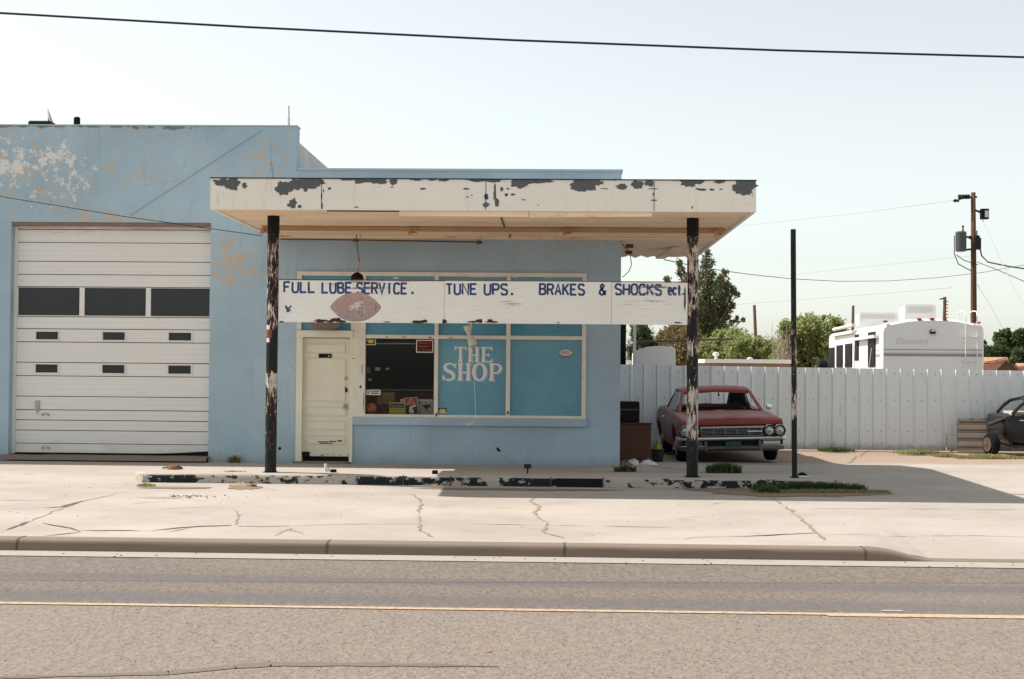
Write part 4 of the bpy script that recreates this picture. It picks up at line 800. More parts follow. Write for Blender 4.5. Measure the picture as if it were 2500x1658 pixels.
k.build('plaque_mark', MT['sticker_white'], bpy.data.objects['round_plaque'])
k = MB(); bx(k, 920, 963, 958, 1012, YW+.42, YW+.75); o = k.build('cardboard_box', MT['card']); tag(bevel(o, .006), 'brown cardboard box standing inside the window', 'box')
k = MB(); x, z = at(936, 1012, YW+.3); k.loft([[(x+r*.16*math.cos(t2), YW+.3+r*.07*math.sin(t2)+.0, z+h) for t2 in [2*math.pi*j/14 for j in range(14)]] for r, h in ((1, 0), (1.02, .05), (.9, .10), (.65, .14), (.25, .165))], smooth := 0); o = k.build('dark_bag', mp('dark_cloth', (.025, .03, .035), .8, var=.4, vs=14), smooth=True); tag(o, 'dark crumpled bag beside the orange plaque inside the window', 'bag')
t = thing('monitor', 'old black monitor standing in the dark shop', 'monitor', (ax(937, 25.2, 955), 25.2, az(937, 955, 25.2)))
k = MB(); bx(k, 916, 957, 914, 955, 25.0, 25.35); bevel(k.build('monitor_case', MT['dark_metal'], t), .02); k = MB(); bx(k, 920, 953, 918, 950, 24.992, 25.0); k.build('monitor_screen', MT['black'], t)
k = MB(); bx(k, 900, 1075, 951, 954, 24.7, 25.5); bx(k, 900, 1075, 954, 1040, 24.75, 25.45, 1); tag(k.build('counter', [MT['tin'], MT['room_brown']]), 'low counter with a pale edge at the back of the shop', 'counter')
k = MB(); bx(k, 1001, 1075, 941, 951, 25.0, 25.4); tag(k.build('cardboard_box', MT['room_brown']), 'dim brown carton lying on the counter in the shop', 'box')
for nm, lb, ct, (u0, u1, v0, v1), mt_ in (('note_paper', 'bluish white note pinned up inside the shop', 'note', (916, 928, 897, 905), 'white_paint'), ('note_paper', 'small torn white paper right of the bluish note', 'note', (942, 950, 898.5, 902.5), 'cloth_white'), ('note_paper', 'small white paper below the yellow lamp', 'note', (898, 908, 925, 930), 'cloth_white'), ('lamp_glow_panel', 'yellow light of a small lamp on the left inside the shop, put into a flat panel', 'card', (894, 905, 896, 911), 'ochre')):  # the yellow panel carries the light of a small lamp in its colour
    k = MB(); bx(k, u0, u1, v0, v1, YW+.6, YW+.604); tag(k.build(nm, MT[mt_]), lb, ct)
k = MB(); y = YW+.36; pts = [(ax(918+i*9.7, y, 838), y, az(918+i*9.7, 839-.05*i*(i-10)*-.12, y)) for i in range(11)]; k.tube(pts, .008, 6)
for i in range(10): p = pts[i]; k.box(p[0]+.0, p[0]+.04, y-.012, y+.012, p[2]-.012, p[2]+.012)
tag(k.build('bead_string', MT['tin']), 'string of pale beads hanging across the top of the clear pane', 'string')
# flood lamps and their cord
fl = thing('flood_lamp', 'pair of pale bulb-shaped flood lamps hanging in front of the window', 'lamp', (ax(1150, 22.9, 800), 22.9, az(1150, 800, 22.9)))
yb2 = 22.9; A = lambda u, v: Vector((ax(u, yb2, v), yb2, az(u, v, yb2)))
def bulb(p, q, prof, name):
    d = (q-p); L = d.length; d.normalize(); a = d.orthogonal().normalized(); b = d.cross(a); k = MB()
    k.loft([[p+d*(h*L)+(a*math.cos(t2)+b*math.sin(t2))*r for t2 in [2*math.pi*j/16 for j in range(16)]] for r, h in prof]); return k.build(name, MT['lamp_white'], fl, True)
bulb(A(1139, 795), A(1146, 822), [(.002, 0), (.056, .02), (.058, .1), (.05, .3), (.032, .6), (.022, .8), (.022, 1)], 'bulb'); bulb(A(1147, 818), A(1157, 846)+Vector((0, -.06, 0)), [(.02, 0), (.035, .15), (.06, .35), (.072, .6), (.074, .85), (.066, .95), (.05, .97), (.01, .92)], 'bulb')
k = MB(); k.tube([A(1147, 820), A(1149, 800)+Vector((0, .15, 0)), Vector((ax(1149, 23.1, 740), 23.12, az(1149, 740, 23.1)))], .016, 8); k.build('lamp_arm', MT['lamp_white'], fl)
cable([(1151, 844, 22.95), (1158, 920, 23.02), (1161, 1005, 23.04), (1160, 1025, 23.05), (1152, 1034, 23.10)], .0045, MT['cloth_white'], 'hanging_cord'); o = bpy.data.objects['hanging_cord']; tag(o, 'thin white cord hanging down in front of the SHOP lettering', 'cord')
k = MB(); x, z = at(1147, 1037, YW-.05); k.bbox(x-.06, x+.05, YW-.078, YW-.04, z-.002, z+.022, .006); tag(k.build('cord_plug', MT['cloth_white']), 'white plug end lying on the blue window sill', 'plug')
pd = thing('pendant_lamp', 'black lamp shade hanging on a cord above the sign board', 'lamp', (ax(872, 22, 670), 22, az(872, 690, 22)))
x, z = at(872, 682, 22); k = MB(); k.lathe((x, 22, z-.04), [(.10, 0), (.105, .03), (.09, .10), (.05, .135), (.02, .15)], n=18); k.build('lamp_shade', MT['black'], pd, True)
k = MB(); k.tube([(x+.01, 22, z+.1), (x+.035, 22.02, z+.25), (x+.0, 22.0, z+.45), (ax(870, 22.5, 580), 22.5, cZ0)], .008, 6); k.build('lamp_cord', MT['rust'], pd); k = MB(); k.tube([(x+.02, 22, z+.1), (x+.045, 22.0, z+.3), (x+.04, 22.2, z+.6), (ax(880, 22.5, 580), 22.5, cZ0)], .006, 6); k.build('lamp_cord', MT['cream_dark'], pd)
k = MB(); x, z = at(795, 787, 23.0); k.loft([[(x+r*math.cos(t2), 23.0+r*.35*math.sin(t2), z-h) for t2 in [2*math.pi*j/24 for j in range(24)]] for r, h in ((.27, -.12), (.27, -.02), (.255, .03), (.22, .075), (.15, .115), (.02, .125))])
tag(k.build('wooden_bowl', mp('weathered_wood', (.19, .15, .12), .9, var=.35, vs=4, k=(14, 3, 1)), smooth=True), 'weathered brown bowl hanging behind the sign board above the door', 'bowl')

# ---- litter on the island and the ground
def lump(name, label, cat, u, v, Y, sx, sy, sz, mat, seed, zf=None, group=None):
    x, z = at(u, v, Y); z = zf if zf is not None else z; k = MB(); rings = []
    for i in range(6):
        ph = math.pi*.5*i/5; rings.append([(x+sx*math.cos(ph)*math.cos(t2)*(1+.8*mnoise.noise(Vector((math.cos(t2)*2+seed, math.sin(t2)*2, i*.9)))), Y+sy*math.cos(ph)*math.sin(t2), z+sz*math.sin(ph)*(1+.9*mnoise.noise(Vector((math.cos(t2)*2.3, math.sin(t2)*2.3+seed, i*.8))))) for t2 in [2*math.pi*j/14 for j in range(14)]])
    k.loft(rings); return tag(k.build(name, mat, smooth=True), label, cat, group)
TI = .052
lump('scrap_metal', 'rusty twisted scrap lying on the left end of the island', 'scrap', 425, 1155, 20.25, .11, .05, .05, MT['rust'], 2, TI)
k = MB(); x = ax(405, 20.3, 1155); k.tube([(x-.05, 20.3, TI+.01), (x+.05, 20.28, TI+.03), (x+.18, 20.25, TI+.05), (x+.25, 20.28, TI+.01)], .012); tag(k.build('bent_bar', MT['rust']), 'bent rusty bar beside the scrap on the island', 'bar')
x = ax(795, 20.1, 1150); k = MB(); k.tube([(x, 20.1, TI-.02), (x, 20.1, TI+.11)], .022, 10); k.tube([(x+.04, 20.1, TI-.02), (x+.05, 20.1, TI+.06)], .018, 10); tag(k.build('pipe_stub', MT['tin']), 'pale cut-off pipe stubs standing on the island before the door', 'pipe')
for u, lb in ((814, 'small black block on the island beside the pale pipe stubs'), (1062, 'small black block on the island at the edge of the sunlit strip')):
    x = ax(u, 19.95, 1155); k = MB(); k.bbox(x-.04, x+.04, 19.91, 19.99, TI-.005, TI+.045, .008); tag(k.build('black_block', MT['black']), lb, 'block')
t = thing('small_placard', 'small dark placard on a short stalk on the island', 'placard', (ax(1288, 20.1, 1160), 20.1, TI)); x = ax(1288, 20.1, 1150); k = MB(); k.box(x-.05, x+.05, 20.09, 20.11, TI+.075, TI+.135); k.build('placard_plate', MT['dark_metal'], t); k = MB(); k.tube([(x, 20.115, TI-.02), (x, 20.115, TI+.1)], .012); k.build('placard_stalk', MT['dark_metal'], t)
lump('dropped_shoe', 'black and white shoe lying at the foot of the thin pole', 'shoe', 1960, 1164, 20.0, .085, .05, .055, MT['black'], 4, TI); k = MB(); x = ax(1963, 19.96, 1166); k.bbox(x-.09, x+.07, 19.91, 19.95, TI, TI+.025, .008); k.build('shoe_sole', MT['cloth_white'], bpy.data.objects['dropped_shoe'])
lump('stone', 'brown stone by the weeds behind the island, near the shop corner', 'stone', 1535, 1158, 20.9, .05, .05, .12, MT['rust'], 6, gz(20.9))
for u, sx, lb in ((1546, .11, 'white crumpled rag on the ground against the wooden cabinet'), (1583, .15, 'longer white crumpled rag right of the cabinet foot')): lump('rag', lb, 'rag', u, 1112, 23.9, sx, .06, .09, MT['cloth_white'], u, gz(23.9)-.01)
lump('dirt_pile', 'small rusty dirt pile against the island front', 'dirt', 592, 1190, 19.16, .2, .08, .05, mp('rusty_dirt', (.33, .24, .16), .95), 3, gz(19.55)-.01)
lump('dirt_pile', 'little pile of dry dirt at the right corner of the shop wall', 'dirt', 1525, 1136, 23.4, .14, .12, .07, mp('dry_dirt', (.2, .14, .09), .95), 8, gz(23.4)-.01)
k = MB()
for i in range(60): 
    u = rnd.gauss(470, 35); x, y = hit(u, 1212+rnd.gauss(0, 2), lot_z); s = rnd.uniform(.004, .011); k.box(x-s, x+s, y-s, y+s, lot_z(x, y)-.003, lot_z(x, y)+s)
for i in range(260):
    y = rnd.uniform(14.3, 23); x = rnd.uniform(-6.5, 7); s = rnd.choice((.002, .003, .003, .005)); k.box(x-s, x+s, y-s, y+s, lot_z(x, y)-.003, lot_z(x, y)+s*1.2)
for i in range(90):
    y = rnd.uniform(13.5, 13.9); x = rnd.uniform(-5.5, 5); s = rnd.choice((.003, .004, .008)); k.box(x-s, x+s, y-s, y+s, -.305, -.297+s)
for i in range(260):
    y = rnd.uniform(7.5, 13.4); x = rnd.uniform(-5, 5); s = rnd.choice((.002, .003, .005)); k.box(x-s, x+s, y-s, y+s, road_z(y)-.002, road_z(y)+s)
o = k.build('gravel', mp('gravel', (.2, .16, .13), .9, var=.5, vs=15)); tag(o, 'scattered small stones on the pavement and road', 'gravel', kind='stuff')
x, y = hit(1195, 1592, rz2); k = MB(); k.bbox(x-.015, x+.015, y-.015, y+.015, road_z(y)+.001, road_z(y)+.008, .003); tag(k.build('litter', mp('pink_litter', (.6, .12, .12), .7)), 'tiny pink scrap of litter on the near lane', 'litter')
def tuft(name, label, u0, u1, vb, zf, h, n, mat, dy=.12, seed=1, back=0.):
    r = random.Random(seed); k = MB()
    for i in range(n):
        u = r.triangular(u0, u1, (u0+u1)/2) if r.random() < .6 else r.uniform(u0, u1); x, y = hit(u, vb, zf); y += r.uniform(-dy, dy)+back; z = zf(x, y)-.01
        hh = h*r.uniform(.4, 1)*(1-.5*abs((u-(u0+u1)/2)/(u1-u0))); a = r.uniform(0, 6.28); ln = r.uniform(.2, .9)*hh; w_ = r.uniform(.007, .016); ca, sa = math.cos(a), math.sin(a)
        p0 = (x-sa*w_, y+ca*w_, z); p1 = (x+sa*w_, y-ca*w_, z); m0 = (x+ca*ln*.35-sa*w_*.7, y+sa*ln*.35+ca*w_*.7, z+hh*.65); m1 = (x+ca*ln*.35+sa*w_*.7, y+sa*ln*.35-ca*w_*.7, z+hh*.65)
        k.quad(p0, p1, m1, m0); k.poly([m0, m1, (x+ca*ln, y+sa*ln, z+hh)])
    return tag(k.build(name, MT[mat]), label, 'grass', kind='stuff')
tuft('grass', 'dark green grass growing behind the island right of the right post', 1735, 1818, 1162, lot_z, .19, 1200, 'deep', .15, 1, .5); tuft('grass', 'green grass growing along the island end at the thin pole', 1835, 2110, 1196, lot_z, .15, 2300, 'deep', .12, 2, -.05); tuft('grass', 'low dry grass spreading past the island end', 1830, 2170, 1202, lot_z, .06, 2200, 'drygrass', .14, 3)
tuft('grass', 'drooping green weed at the sunlit edge before the island', 1850, 1900, 1202, lot_z, .12, 500, 'deep', .12, 4); tuft('grass', 'bright green grass at the left end of the island', 335, 378, 1187, lot_z, .06, 260, 'green', .06, 5); tuft('grass', 'thin weeds on the island left of the left post', 545, 600, 1152, lambda x, y: TI, .035, 120, 'green', .06, 6)
tuft('grass', 'weeds by the shop corner behind the island', 1505, 1560, 1160, lot_z, .13, 300, 'deep', .08, 7, .6); GZ = lambda x, y: gz(y)
for i, (u0, u1, v, m_, n) in enumerate(((2000, 2085, 1100, 'deep', 700), (2185, 2270, 1106, 'green', 600), (2215, 2295, 1106, 'olive', 350), (2280, 2335, 1114, 'drygrass', 500), (2330, 2500, 1119, 'drygrass', 1300), (2350, 2460, 1117, 'green', 600), (1560, 1660, 1102, 'olive', 250))):
    tuft('grass', ['dark grass strip along the fence foot right of the red car', 'green grass strip along the fence foot', 'brownish weeds along the fence foot', 'dry grass before the fence slit', 'dry grass before the black car', 'green grass before the black car', 'weeds behind the wooden cabinet'][i], u0, u1, v, GZ, .1, n, m_, .35, 20+i)
tuft('grass', 'dry weed at the foot of the blue wall left of the left post', 560, 590, 1127, lambda x, y: -.03, .14, 160, 'drygrass', .03, 40, -.1)

# ---- junk beside the shop
t = thing('wooden_cabinet', 'dark reddish brown wooden cabinet on the ground at the shop corner', 'cabinet', (ax(1550, 25, 1100), 25, gz(25)))
k = MB(); x0, x1 = 1.16, ax(1590, 24.8, 1070); k.box(x0, x1, 24.8, 25.5, gz(25), az(1550, 1036, 24.8)); bevel(k.build('cabinet_body', MT['cabinet'], t), .01); k = MB(); zt2 = az(1550, 1036, 24.8); k.box(x0-.0, x1+.015, 24.78, 25.52, zt2, zt2+.03); k.build('cabinet_top', mp('cabinet_dark', (.04, .018, .012), .5), t)
t = thing('car_battery_case', 'black box-shaped machine standing on the wooden cabinet', 'machine', (ax(1535, 25, 1030), 25, zt2+.03)); t.name = 'black_machine'
k = MB(); xx = ax(1562, 24.9, 1000); k.box(x0, xx, 24.9, 25.4, zt2+.031, zt2+.031+.36); bevel(k.build('machine_case', MT['black'], t), .02); k = MB(); k.box(x0+.02, xx-.03, 24.888, 24.899, zt2+.24, zt2+.262); k.build('machine_slot', MT['rust'], t)
lump('trash_bag', 'yellow-green bag lying between the cabinet and the red car', 'bag', 1605, 1090, 26.3, .1, .1, .14, mp('lime_bag', (.22, .24, .03), .6, var=.3, vs=10), 9, gz(26.3)+.2); k = MB(); x = ax(1605, 26.3, 1095); k.lathe((x, 26.3, gz(26.3)), [(.10, 0), (.13, .22), (.135, .24), (.12, .24)], n=16); tag(k.build('bucket', MT['dark_metal']), 'dark bucket holding the yellow-green bag beside the red car', 'bucket')

# ================================================================== FENCE AND YARD
def fence(x0, x1, y, zt0, zt1, label, ph=0.):
    t = thing('metal_fence', label, 'fence', ((x0+x1)/2, y, -.24), (0, 0, 0), 'corrugated fence sections'); k = MB(); P = []; x = x0; pitch = .3045
    k0 = math.floor((x0-ph)/pitch); xs_ = []
    i = k0
    while ph+i*pitch < x1+pitch:
        b = ph+i*pitch
        for dx, dy in ((-.045, 0), (-.026, -.032), (.0, -.032), (.019, 0), (.085, 0), (.095, -.003), (.105, 0), (.17, 0), (.18, -.003), (.19, 0)):
            q = b+dx
            if x0 <= q <= x1: xs_.append((q, dy))
        i += 1
    xs_ = [(x0, 0)]+xs_+[(x1, 0)]
    n = 3
    for a, b in zip(xs_, xs_[1:]):
        za = lambda q: zt0+(zt1-zt0)*(q-1.5)/9.1+.012*mnoise.noise(Vector((math.floor((q-ph)/.9135)*7.3, 1, 1)))
        for m_ in range(n):
            f0, f1 = m_/n, (m_+1)/n; L = lambda q, f: -.25+(za(q)+.25)*f
            k.quad((a[0], y+a[1], L(a[0], f0)), (b[0], y+b[1], L(b[0], f0)), (b[0], y+b[1], L(b[0], f1)), (a[0], y+a[1], L(a[0], f1)))
    k.build('corrugated_sheet', MT['fence'], t)
    k2 = MB()
    q = ph+math.ceil((x0-ph)/pitch)*pitch+.15
    while q < x1-.1:
        for z in (.18, .88, 1.48): k2.box(q-.009, q+.009, y-.012, y-.0005, z-.009, z+.009)
        q += pitch
    if len(k2.f): o2 = k2.build('fence_screw', MT['rust'], t); o2['kind'] = 'stuff'
    for z in (.15, .85, 1.45): k = MB(); k.box(x0+.01, x1-.01, y+.012, y+.06, z, z+.06); k.build('fence_rail', MT['steel'], t)
    q = x0+.1
    while q < x1: k = MB(); k.box(q, q+.06, y+.062, y+.12, -.3, 1.5); k.build('fence_post', MT['steel'], t); q += 2.4
xg = ax(2311, 32.4, 1000); ph = ax(1969, 32.4, 1000)
fence(XO+.02, xg-.012, 32.4, 1.632, 1.575, 'long pale corrugated metal fence behind the red car', ph); fence(xg+.012, 17, 32.43, 1.632, 1.575, 'pale corrugated fence section right of the dark slit, behind the black car', ph+.03)
t = thing('open_shed', 'dark open shed with a pale corner post behind the shop', 'shed', (1.5, 35, -.25)); xs1 = ax(1553, 33.6, 840)
k = MB(); k.box(XO+.02, xs1, 38.2, 38.3, -.25, 3.0); k.box(XO-.08, XO+.02, 33.7, 38.3, -.25, 3.0); k.build('shed_wall', MT['dark_room'], t); k = MB(); k.box(XO-.08, xs1+.02, 33.5, 38.4, az(1540, 760, 33.5), az(1540, 752, 33.5)); k.build('shed_roof', MT['steel'], t)
k = MB(); k.box(xs1-.07, xs1, 33.6, 33.67, -.25, az(1540, 760, 33.5)); k.build('shed_post', MT['tin'], t); k = MB(); zq = az(1540, 762, 33.5); k.tube([(xs1-.04, 33.6, zq-.35), (xs1-.5, 33.6, zq+.05)], .03, 6); k.build('shed_brace', MT['tin'], t)
k = MB(); k.box(XO+.03, xs1-.1, 33.75, 38.2, 1.2, 1.25); k.build('shed_shelf', MT['dark_room'], t)
k = MB(); xa2, xb2 = ax(1556, 37, 870), ax(1645, 37, 870); zb2, zt3 = -.25, az(1600, 852, 37); k.loft([[(xa2, y, zb2), (xb2, y, zb2), (xb2, y, zt3-.02), (xb2-.06, y, zt3+.02), (xa2+.5, y, zt3+.03), (xa2+.25, y, zt3), (xa2, y, zt3-.08)] for y in (37, 39.5)]); tag(bevel(k.build('camper_shell', MT['rv_white']), .05, 3), 'white rounded camper shell behind the fence beside the dark shed', 'camper')
t = thing('low_building', 'low brown building with a white flat roof edge behind the fence', 'building', (8, 46, -.3)); xa2, xb2 = ax(1722, 45, 885), ax(1942, 45, 885); zt3 = az(1830, 878, 45)
k = MB(); k.box(xa2+.18, xb2-.15, 45.2, 49, -.3, zt3-.12); k.build('building_wall', mp('tan_wall', (.27, .18, .13), .9), t); k = MB(); k.box(xa2-.02, xb2+.05, 45, 49.2, zt3-.115, zt3+.01); k.build('roof_slab', MT['rv_white'], t); k = MB(); x, z = at(1748, 868, 46); k.tube([(x, 46, zt3), (x, 46, z)], .05); k.lathe((x, 46, z-.02), [(.05, 0), (.11, .03), (.1, .1), (.03, .13)], n=10); k.build('roof_vent', MT['tin'], t); k = MB(); x, z = at(1831, 877, 46); k.lathe((x, 46, zt3), [(.1, 0), (.09, .06), (.0, .09)], n=10); k.build('roof_vent', MT['tin'], t)
for (u0, u1, vr, ve, Y, lb) in ((2395, 2486, 876, 900, 110, 'house with a reddish brown gable roof right of the motorhome'), (2470, 2560, 890, 902, 130, 'second reddish roofed house at the right edge')):
    xa2, xb2 = ax(u0, Y, 890), ax(u1, Y, 890); zr_, ze = az((u0+u1)/2, vr, Y), az((u0+u1)/2, ve+6, Y); xr_ = ax(u0+(u1-u0)*.68, Y, 880)
    t = thing('house', lb, 'house', ((xa2+xb2)/2, Y, -.3)); k = MB(); k.poly([(xr_-.9, Y, ze-.0), (xb2, Y, ze), (xr_, Y, zr_-.1)]); k.poly([(xr_-.9, Y+.2, -.3), (xb2, Y+.2, -.3), (xb2, Y+.2, ze), (xr_-.9, Y+.2, ze)]); k.box(xa2-3, xr_-.9, Y+.21, Y+8, -.3, ze); k.build('house_wall', MT['house_brown'], t)
    k = MB(); w2 = .12; k.loft([[(xr_, Y-.4, zr_), (xb2+.5, Y-.4, ze-.1), (xb2+.5, Y-.4, ze-.25), (xr_, Y-.4, zr_-.15)], [(xr_, Y+9, zr_), (xb2+.5, Y+9, ze-.1), (xb2+.5, Y+9, ze-.25), (xr_, Y+9, zr_-.15)]]); k.loft([[(xr_-.01, Y-.4, zr_), (xr_-1.15, Y-.5, ze-.2), (xa2-3, Y-.5, ze-.2), (xa2-3, Y+3, zr_)], [(xr_-.01, Y-.3, zr_+w2), (xr_-1.15, Y-.5, ze-.1), (xa2-3, Y-.5, ze-.1), (xa2-3, Y+3, zr_+w2)]]); k.build('roof', MT['roof_tile'], t)

# ---- motorhome
RX, RY, RA = 9.27, 35.0, R_(-4.0)
rv = thing('motorhome', 'large white motorhome with grey stripes parked behind the fence', 'motorhome', (RX, RY, -.25), (0, 0, RA))
def rv_w(x, y): c, s = math.cos(RA), math.sin(RA); return RX+c*x-s*y, RY+s*x+c*y
def rv_xz(u, v):                                           # rear face: local x, z
    x0 = (ax(u, RY, v)-RX); return x0, az(u, v, RY)+.25
HW = 1.235; zc = rv_xz(2280, 777)[1]; ze = rv_xz(2154, 792)[1]
def prof(s, y, dz=0): 
    half = [(HW*s, .35), (HW*s, 1.0), (HW*s, ze-.16), (HW*s*.99, ze-.07), (HW*s*.955, ze-.01), (HW*s*.85, ze+.035), (HW*s*.5, ze+.035+(zc-ze-.035)*.7), (HW*s*.2, zc-.01)]
    P = [(x, y, z+dz) for x, z in half]+[(-x, y, z+dz) for x, z in reversed(half)]; return P
k = MB(); k.loft([prof(.955, 0, -.05), prof(.985, .04, -.02), prof(1, .14), prof(1, 10.3), prof(.97, 10.65, -.05), prof(.9, 10.9, -.2)]); sharp(k.build('rv_body', MT['rv_white'], rv, local=True), 30)
k = MB()
for v0, v1, mm in ((852.5, 854.5, 0), (859.5, 862, 1), (863, 869.5, 0)):
    z0, z1 = rv_xz(2280, v1+.7)[1], rv_xz(2280, v0+.7)[1]; k.box(-HW*.95, HW*.95, -.006, .0, z0, z1, mm); k.box(-HW-.005, -HW+.002, .2, .9, z0-.02, z1-.02, mm)
k.build('stripe', [MT['rv_grey'], MT['rv_pale']], rv, local=True)
x, z = rv_xz(2228, 835.5); text('Discovery', x, z, -.006, .20, MT['rv_pale'], rv, 'lettering', width=.78, shear=.25, local=True, bold=.0)
for u, v in ((2163, 784.5), (2245, 779), (2275.5, 778.5), (2306, 780), (2387, 788)):
    k = MB(); x, z = rv_xz(u, v); k.bbox(x-.05, x+.05, -.03, .1, z-.022, z+.022, .01); k.build('marker_lamp', mp('lamp_red', (.35, .015, .012), .3), rv, local=True)
k = MB(); x, z = rv_xz(2277, 810); k.loft([[(x-.075, -.01, z-.05), (x+.075, -.01, z-.05), (x+.06, -.01, z+.05), (x-.06, -.01, z+.05)], [(x-.06, -.09, z-.045), (x+.06, -.09, z-.045), (x+.045, -.07, z+.04), (x-.045, -.07, z+.04)]]); k.box(x-.04, x+.04, -.1, -.08, z+.0, z+.045, 1); k.build('rear_camera', [MT['black'], MT['tin']], rv, local=True)
k = MB()
for u in (2354, 2382):
    x, _ = rv_xz(u, 850); zt4 = rv_xz(u, 761)[1]; k.tube([(x-.09, .35, zt4-.25), (x-.09, .3, zt4-.02), (x-.06, .15, zt4+.02), (x, 0, zt4), (x, -.09, zt4-.12), (x, -.09, .6)], .014, 8)
x0, x1 = rv_xz(2354, 850)[0], rv_xz(2382, 850)[0]
for v in (795, 822, 849, 882): z = rv_xz(2368, v)[1]; k.tube([(x0, -.09, z), (x1, -.09, z)], .012, 6)
for v in (822, 882):
    z = rv_xz(2368, v)[1]
    for x in (x0, x1): k.box(x-.05, x+.02, -.09, .0, z-.015, z+.015)
k.build('ladder', MT['rv_white'], rv, local=True)
for u0, u1, v0, v1, yl_ in ((2212, 2282, 746, 772, 1.5), (2101, 2189, 765, 786, 5.2)):
    wx = lambda u, v, yl_=yl_: ((ax(u, RY+yl_, v)-rv_w(0, yl_)[0])*1.0, az(u, v, RY+yl_)+.25)
    (x0, z1), (x1, z0) = wx(u0, v0), wx(u1, v1); k = MB(); k.loft([[(x0, y, z0-.08), (x1, y, z0-.08), (x1, y, z1-.05), (x1-.04, y, z1), (x0+.04, y, z1), (x0, y, z1-.05)] for y in (yl_, yl_+.95)]); b_ = bevel(k.build('air_conditioner', MT['rv_white'], rv, local=True), .03); k = MB()
    for q in range(3): w3 = (x1-x0-.12)/3; k.box(x0+.05+q*(w3+.01), x0+.05+q*(w3+.01)+w3-.01, yl_-.012, yl_-.002, z0+.08, z1-.05)
    k.build('vent_grille', MT['rv_pale'], b_, local=True)
def rv_side_y(u):
    lo, hi = 0, 12
    for _ in range(40):
        m_ = (lo+hi)/2; X_, Y_ = rv_w(-HW, m_); d = Vector((X_, Y_, 1.5-CZ)); uu = 1250+FPX*d.dot(rt)/d.dot(fwd)
        if uu > u: lo = m_
        else: hi = m_
    return m_
def side_z(u, v): y = rv_side_y(u); return y, az(u, v, rv_w(-HW, y)[1])+.25
for u0, u1, v0, v1 in ((2138, 2120, 809, 896), (2097, 2088, 816, 880), (2081, 2064, 838, 897), (2058, 2043, 842, 897), (2038, 2023, 848, 903)):
    ya, z1 = side_z(u0, v0); yb_, _ = side_z(u1, v0); z0 = side_z(u0, v1)[1]; k = MB(); k.box(-HW-.02, -HW-.001, ya, yb_, z0, z1); f = k.build('rv_window', MT['black'], rv, local=True); k = MB(); k.box(-HW-.026, -HW-.021, ya+.06, yb_-.06, z0+.08, z1-.06); k.build('window_glass', MT['black'], f, local=True)
ya, z1 = side_z(2088, 806); yb_, _ = side_z(2033, 806); k = MB(); k.box(-HW-.10, -HW-.002, ya, 9.0, z1-.08, z1-.0); k.build('slide_topper', MT['rv_white'], rv, local=True); k = MB(); k.tube([(-HW-.07, ya-.1, z1+.13), (-HW-.07, 8.6, z1+.13)], .05, 10); k.build('awning_roll', MT['tin'], rv, local=True); k = MB(); k.box(-HW-.14, -HW-.002, .3, ya+.0, ze-.32, ze-.25); k.build('awning_rail', MT['rv_white'], rv, local=True)
k = MB(); k.tube([(-HW-.03, ya+.15, z1-.4), (-HW-.03, ya-.2, 1.2)], .02, 6); k.tube([(-HW-.03, 1.3, z1-.55), (-HW-.03, 1.7, 1.9)], .015, 6); k.build('awning_arm', MT['tin'], rv, local=True)
for sx in (-1, 1):
    for y in (2.2, 8.0): k = MB(); k.lathe((sx*1.0-.14*(sx > 0)-.0, y, .47), [(.2, 0), (.45, .02), (.47, .06), (.47, .2), (.45, .24), (.2, .26)], 'x', 24); k.build('wheel', MT['rubber'], rv, local=True)
k = MB(); x, z = at(2007, 895, 36.5); k.lathe((x-.12, 36.5, z), [(.02, 0), (.16, .02), (.17, .06), (.17, .2), (.15, .24)], 'x', 20); tag(k.build('side_mirror', MT['black']), 'dark round tank top showing above the fence left of the motorhome', 'tank'); bpy.data.objects['side_mirror'].name = 'dark_tank'

# ---- utility pole, far poles and wires
up_ = thing('utility_pole', 'tall brown utility pole with a grey transformer and floodlight', 'utility pole', (ax(2377, 70, 800), 70, -.4)); Yp = 70
q3 = lambda u, v, Y=Yp: Vector((ax(u, Y, v), Y, az(u, v, Y)))
k = MB(); a, b = q3(2378, 900), q3(2376, 470); k.tube([(a.x, 70, -.4), a, a.lerp(b, .5), b], [.17, .16, .14, .11], 14); k.build('pole_shaft', MT['pole_wood'], up_, True)
k = MB(); k.tube([q3(2341, 484), q3(2385, 481)], .05, 6); k.tube([q3(2366, 580), q3(2391, 579)], .09, 6); k.build('crossarm', MT['dark_metal'], up_)
for u in (2343, 2351, 2358, 2364): k = MB(); p = q3(u, 481); k.lathe(p-Vector((0, 0, .1)), [(.05, 0), (.11, .05), (.06, .1), (.11, .15), (.05, .22)], n=10); k.build('insulator', MT['dark_metal'], up_)
k = MB(); p = q3(2332, 490); k.lathe(p, [(.03, -.1), (.1, 0), (.05, .08), (.09, .16), (.02, .2)], 'x', 10); k.tube([q3(2332, 490), q3(2366, 481)], .025, 5); k.build('insulator', MT['dark_metal'], up_)
k = MB(); p0, p1 = q3(2343, 615), q3(2343, 566); k.lathe((p0.x, 69.8, p0.z), [(.2, 0), (.25, .03), (.26, .1), (.26, p1.z-p0.z-.1), (.27, p1.z-p0.z-.06), (.2, p1.z-p0.z)], n=20); sharp(k.build('transformer', mp('transformer_grey', (.07, .075, .08), .5), up_)); k = MB(); p = q3(2348, 566); k.lathe((p.x, 69.8, p.z), [(.04, 0), (.05, .08), (.03, .12), (.05, .18), (.06, .28), (.02, .3)], n=10); k.build('bushing', MT['rust'], up_)
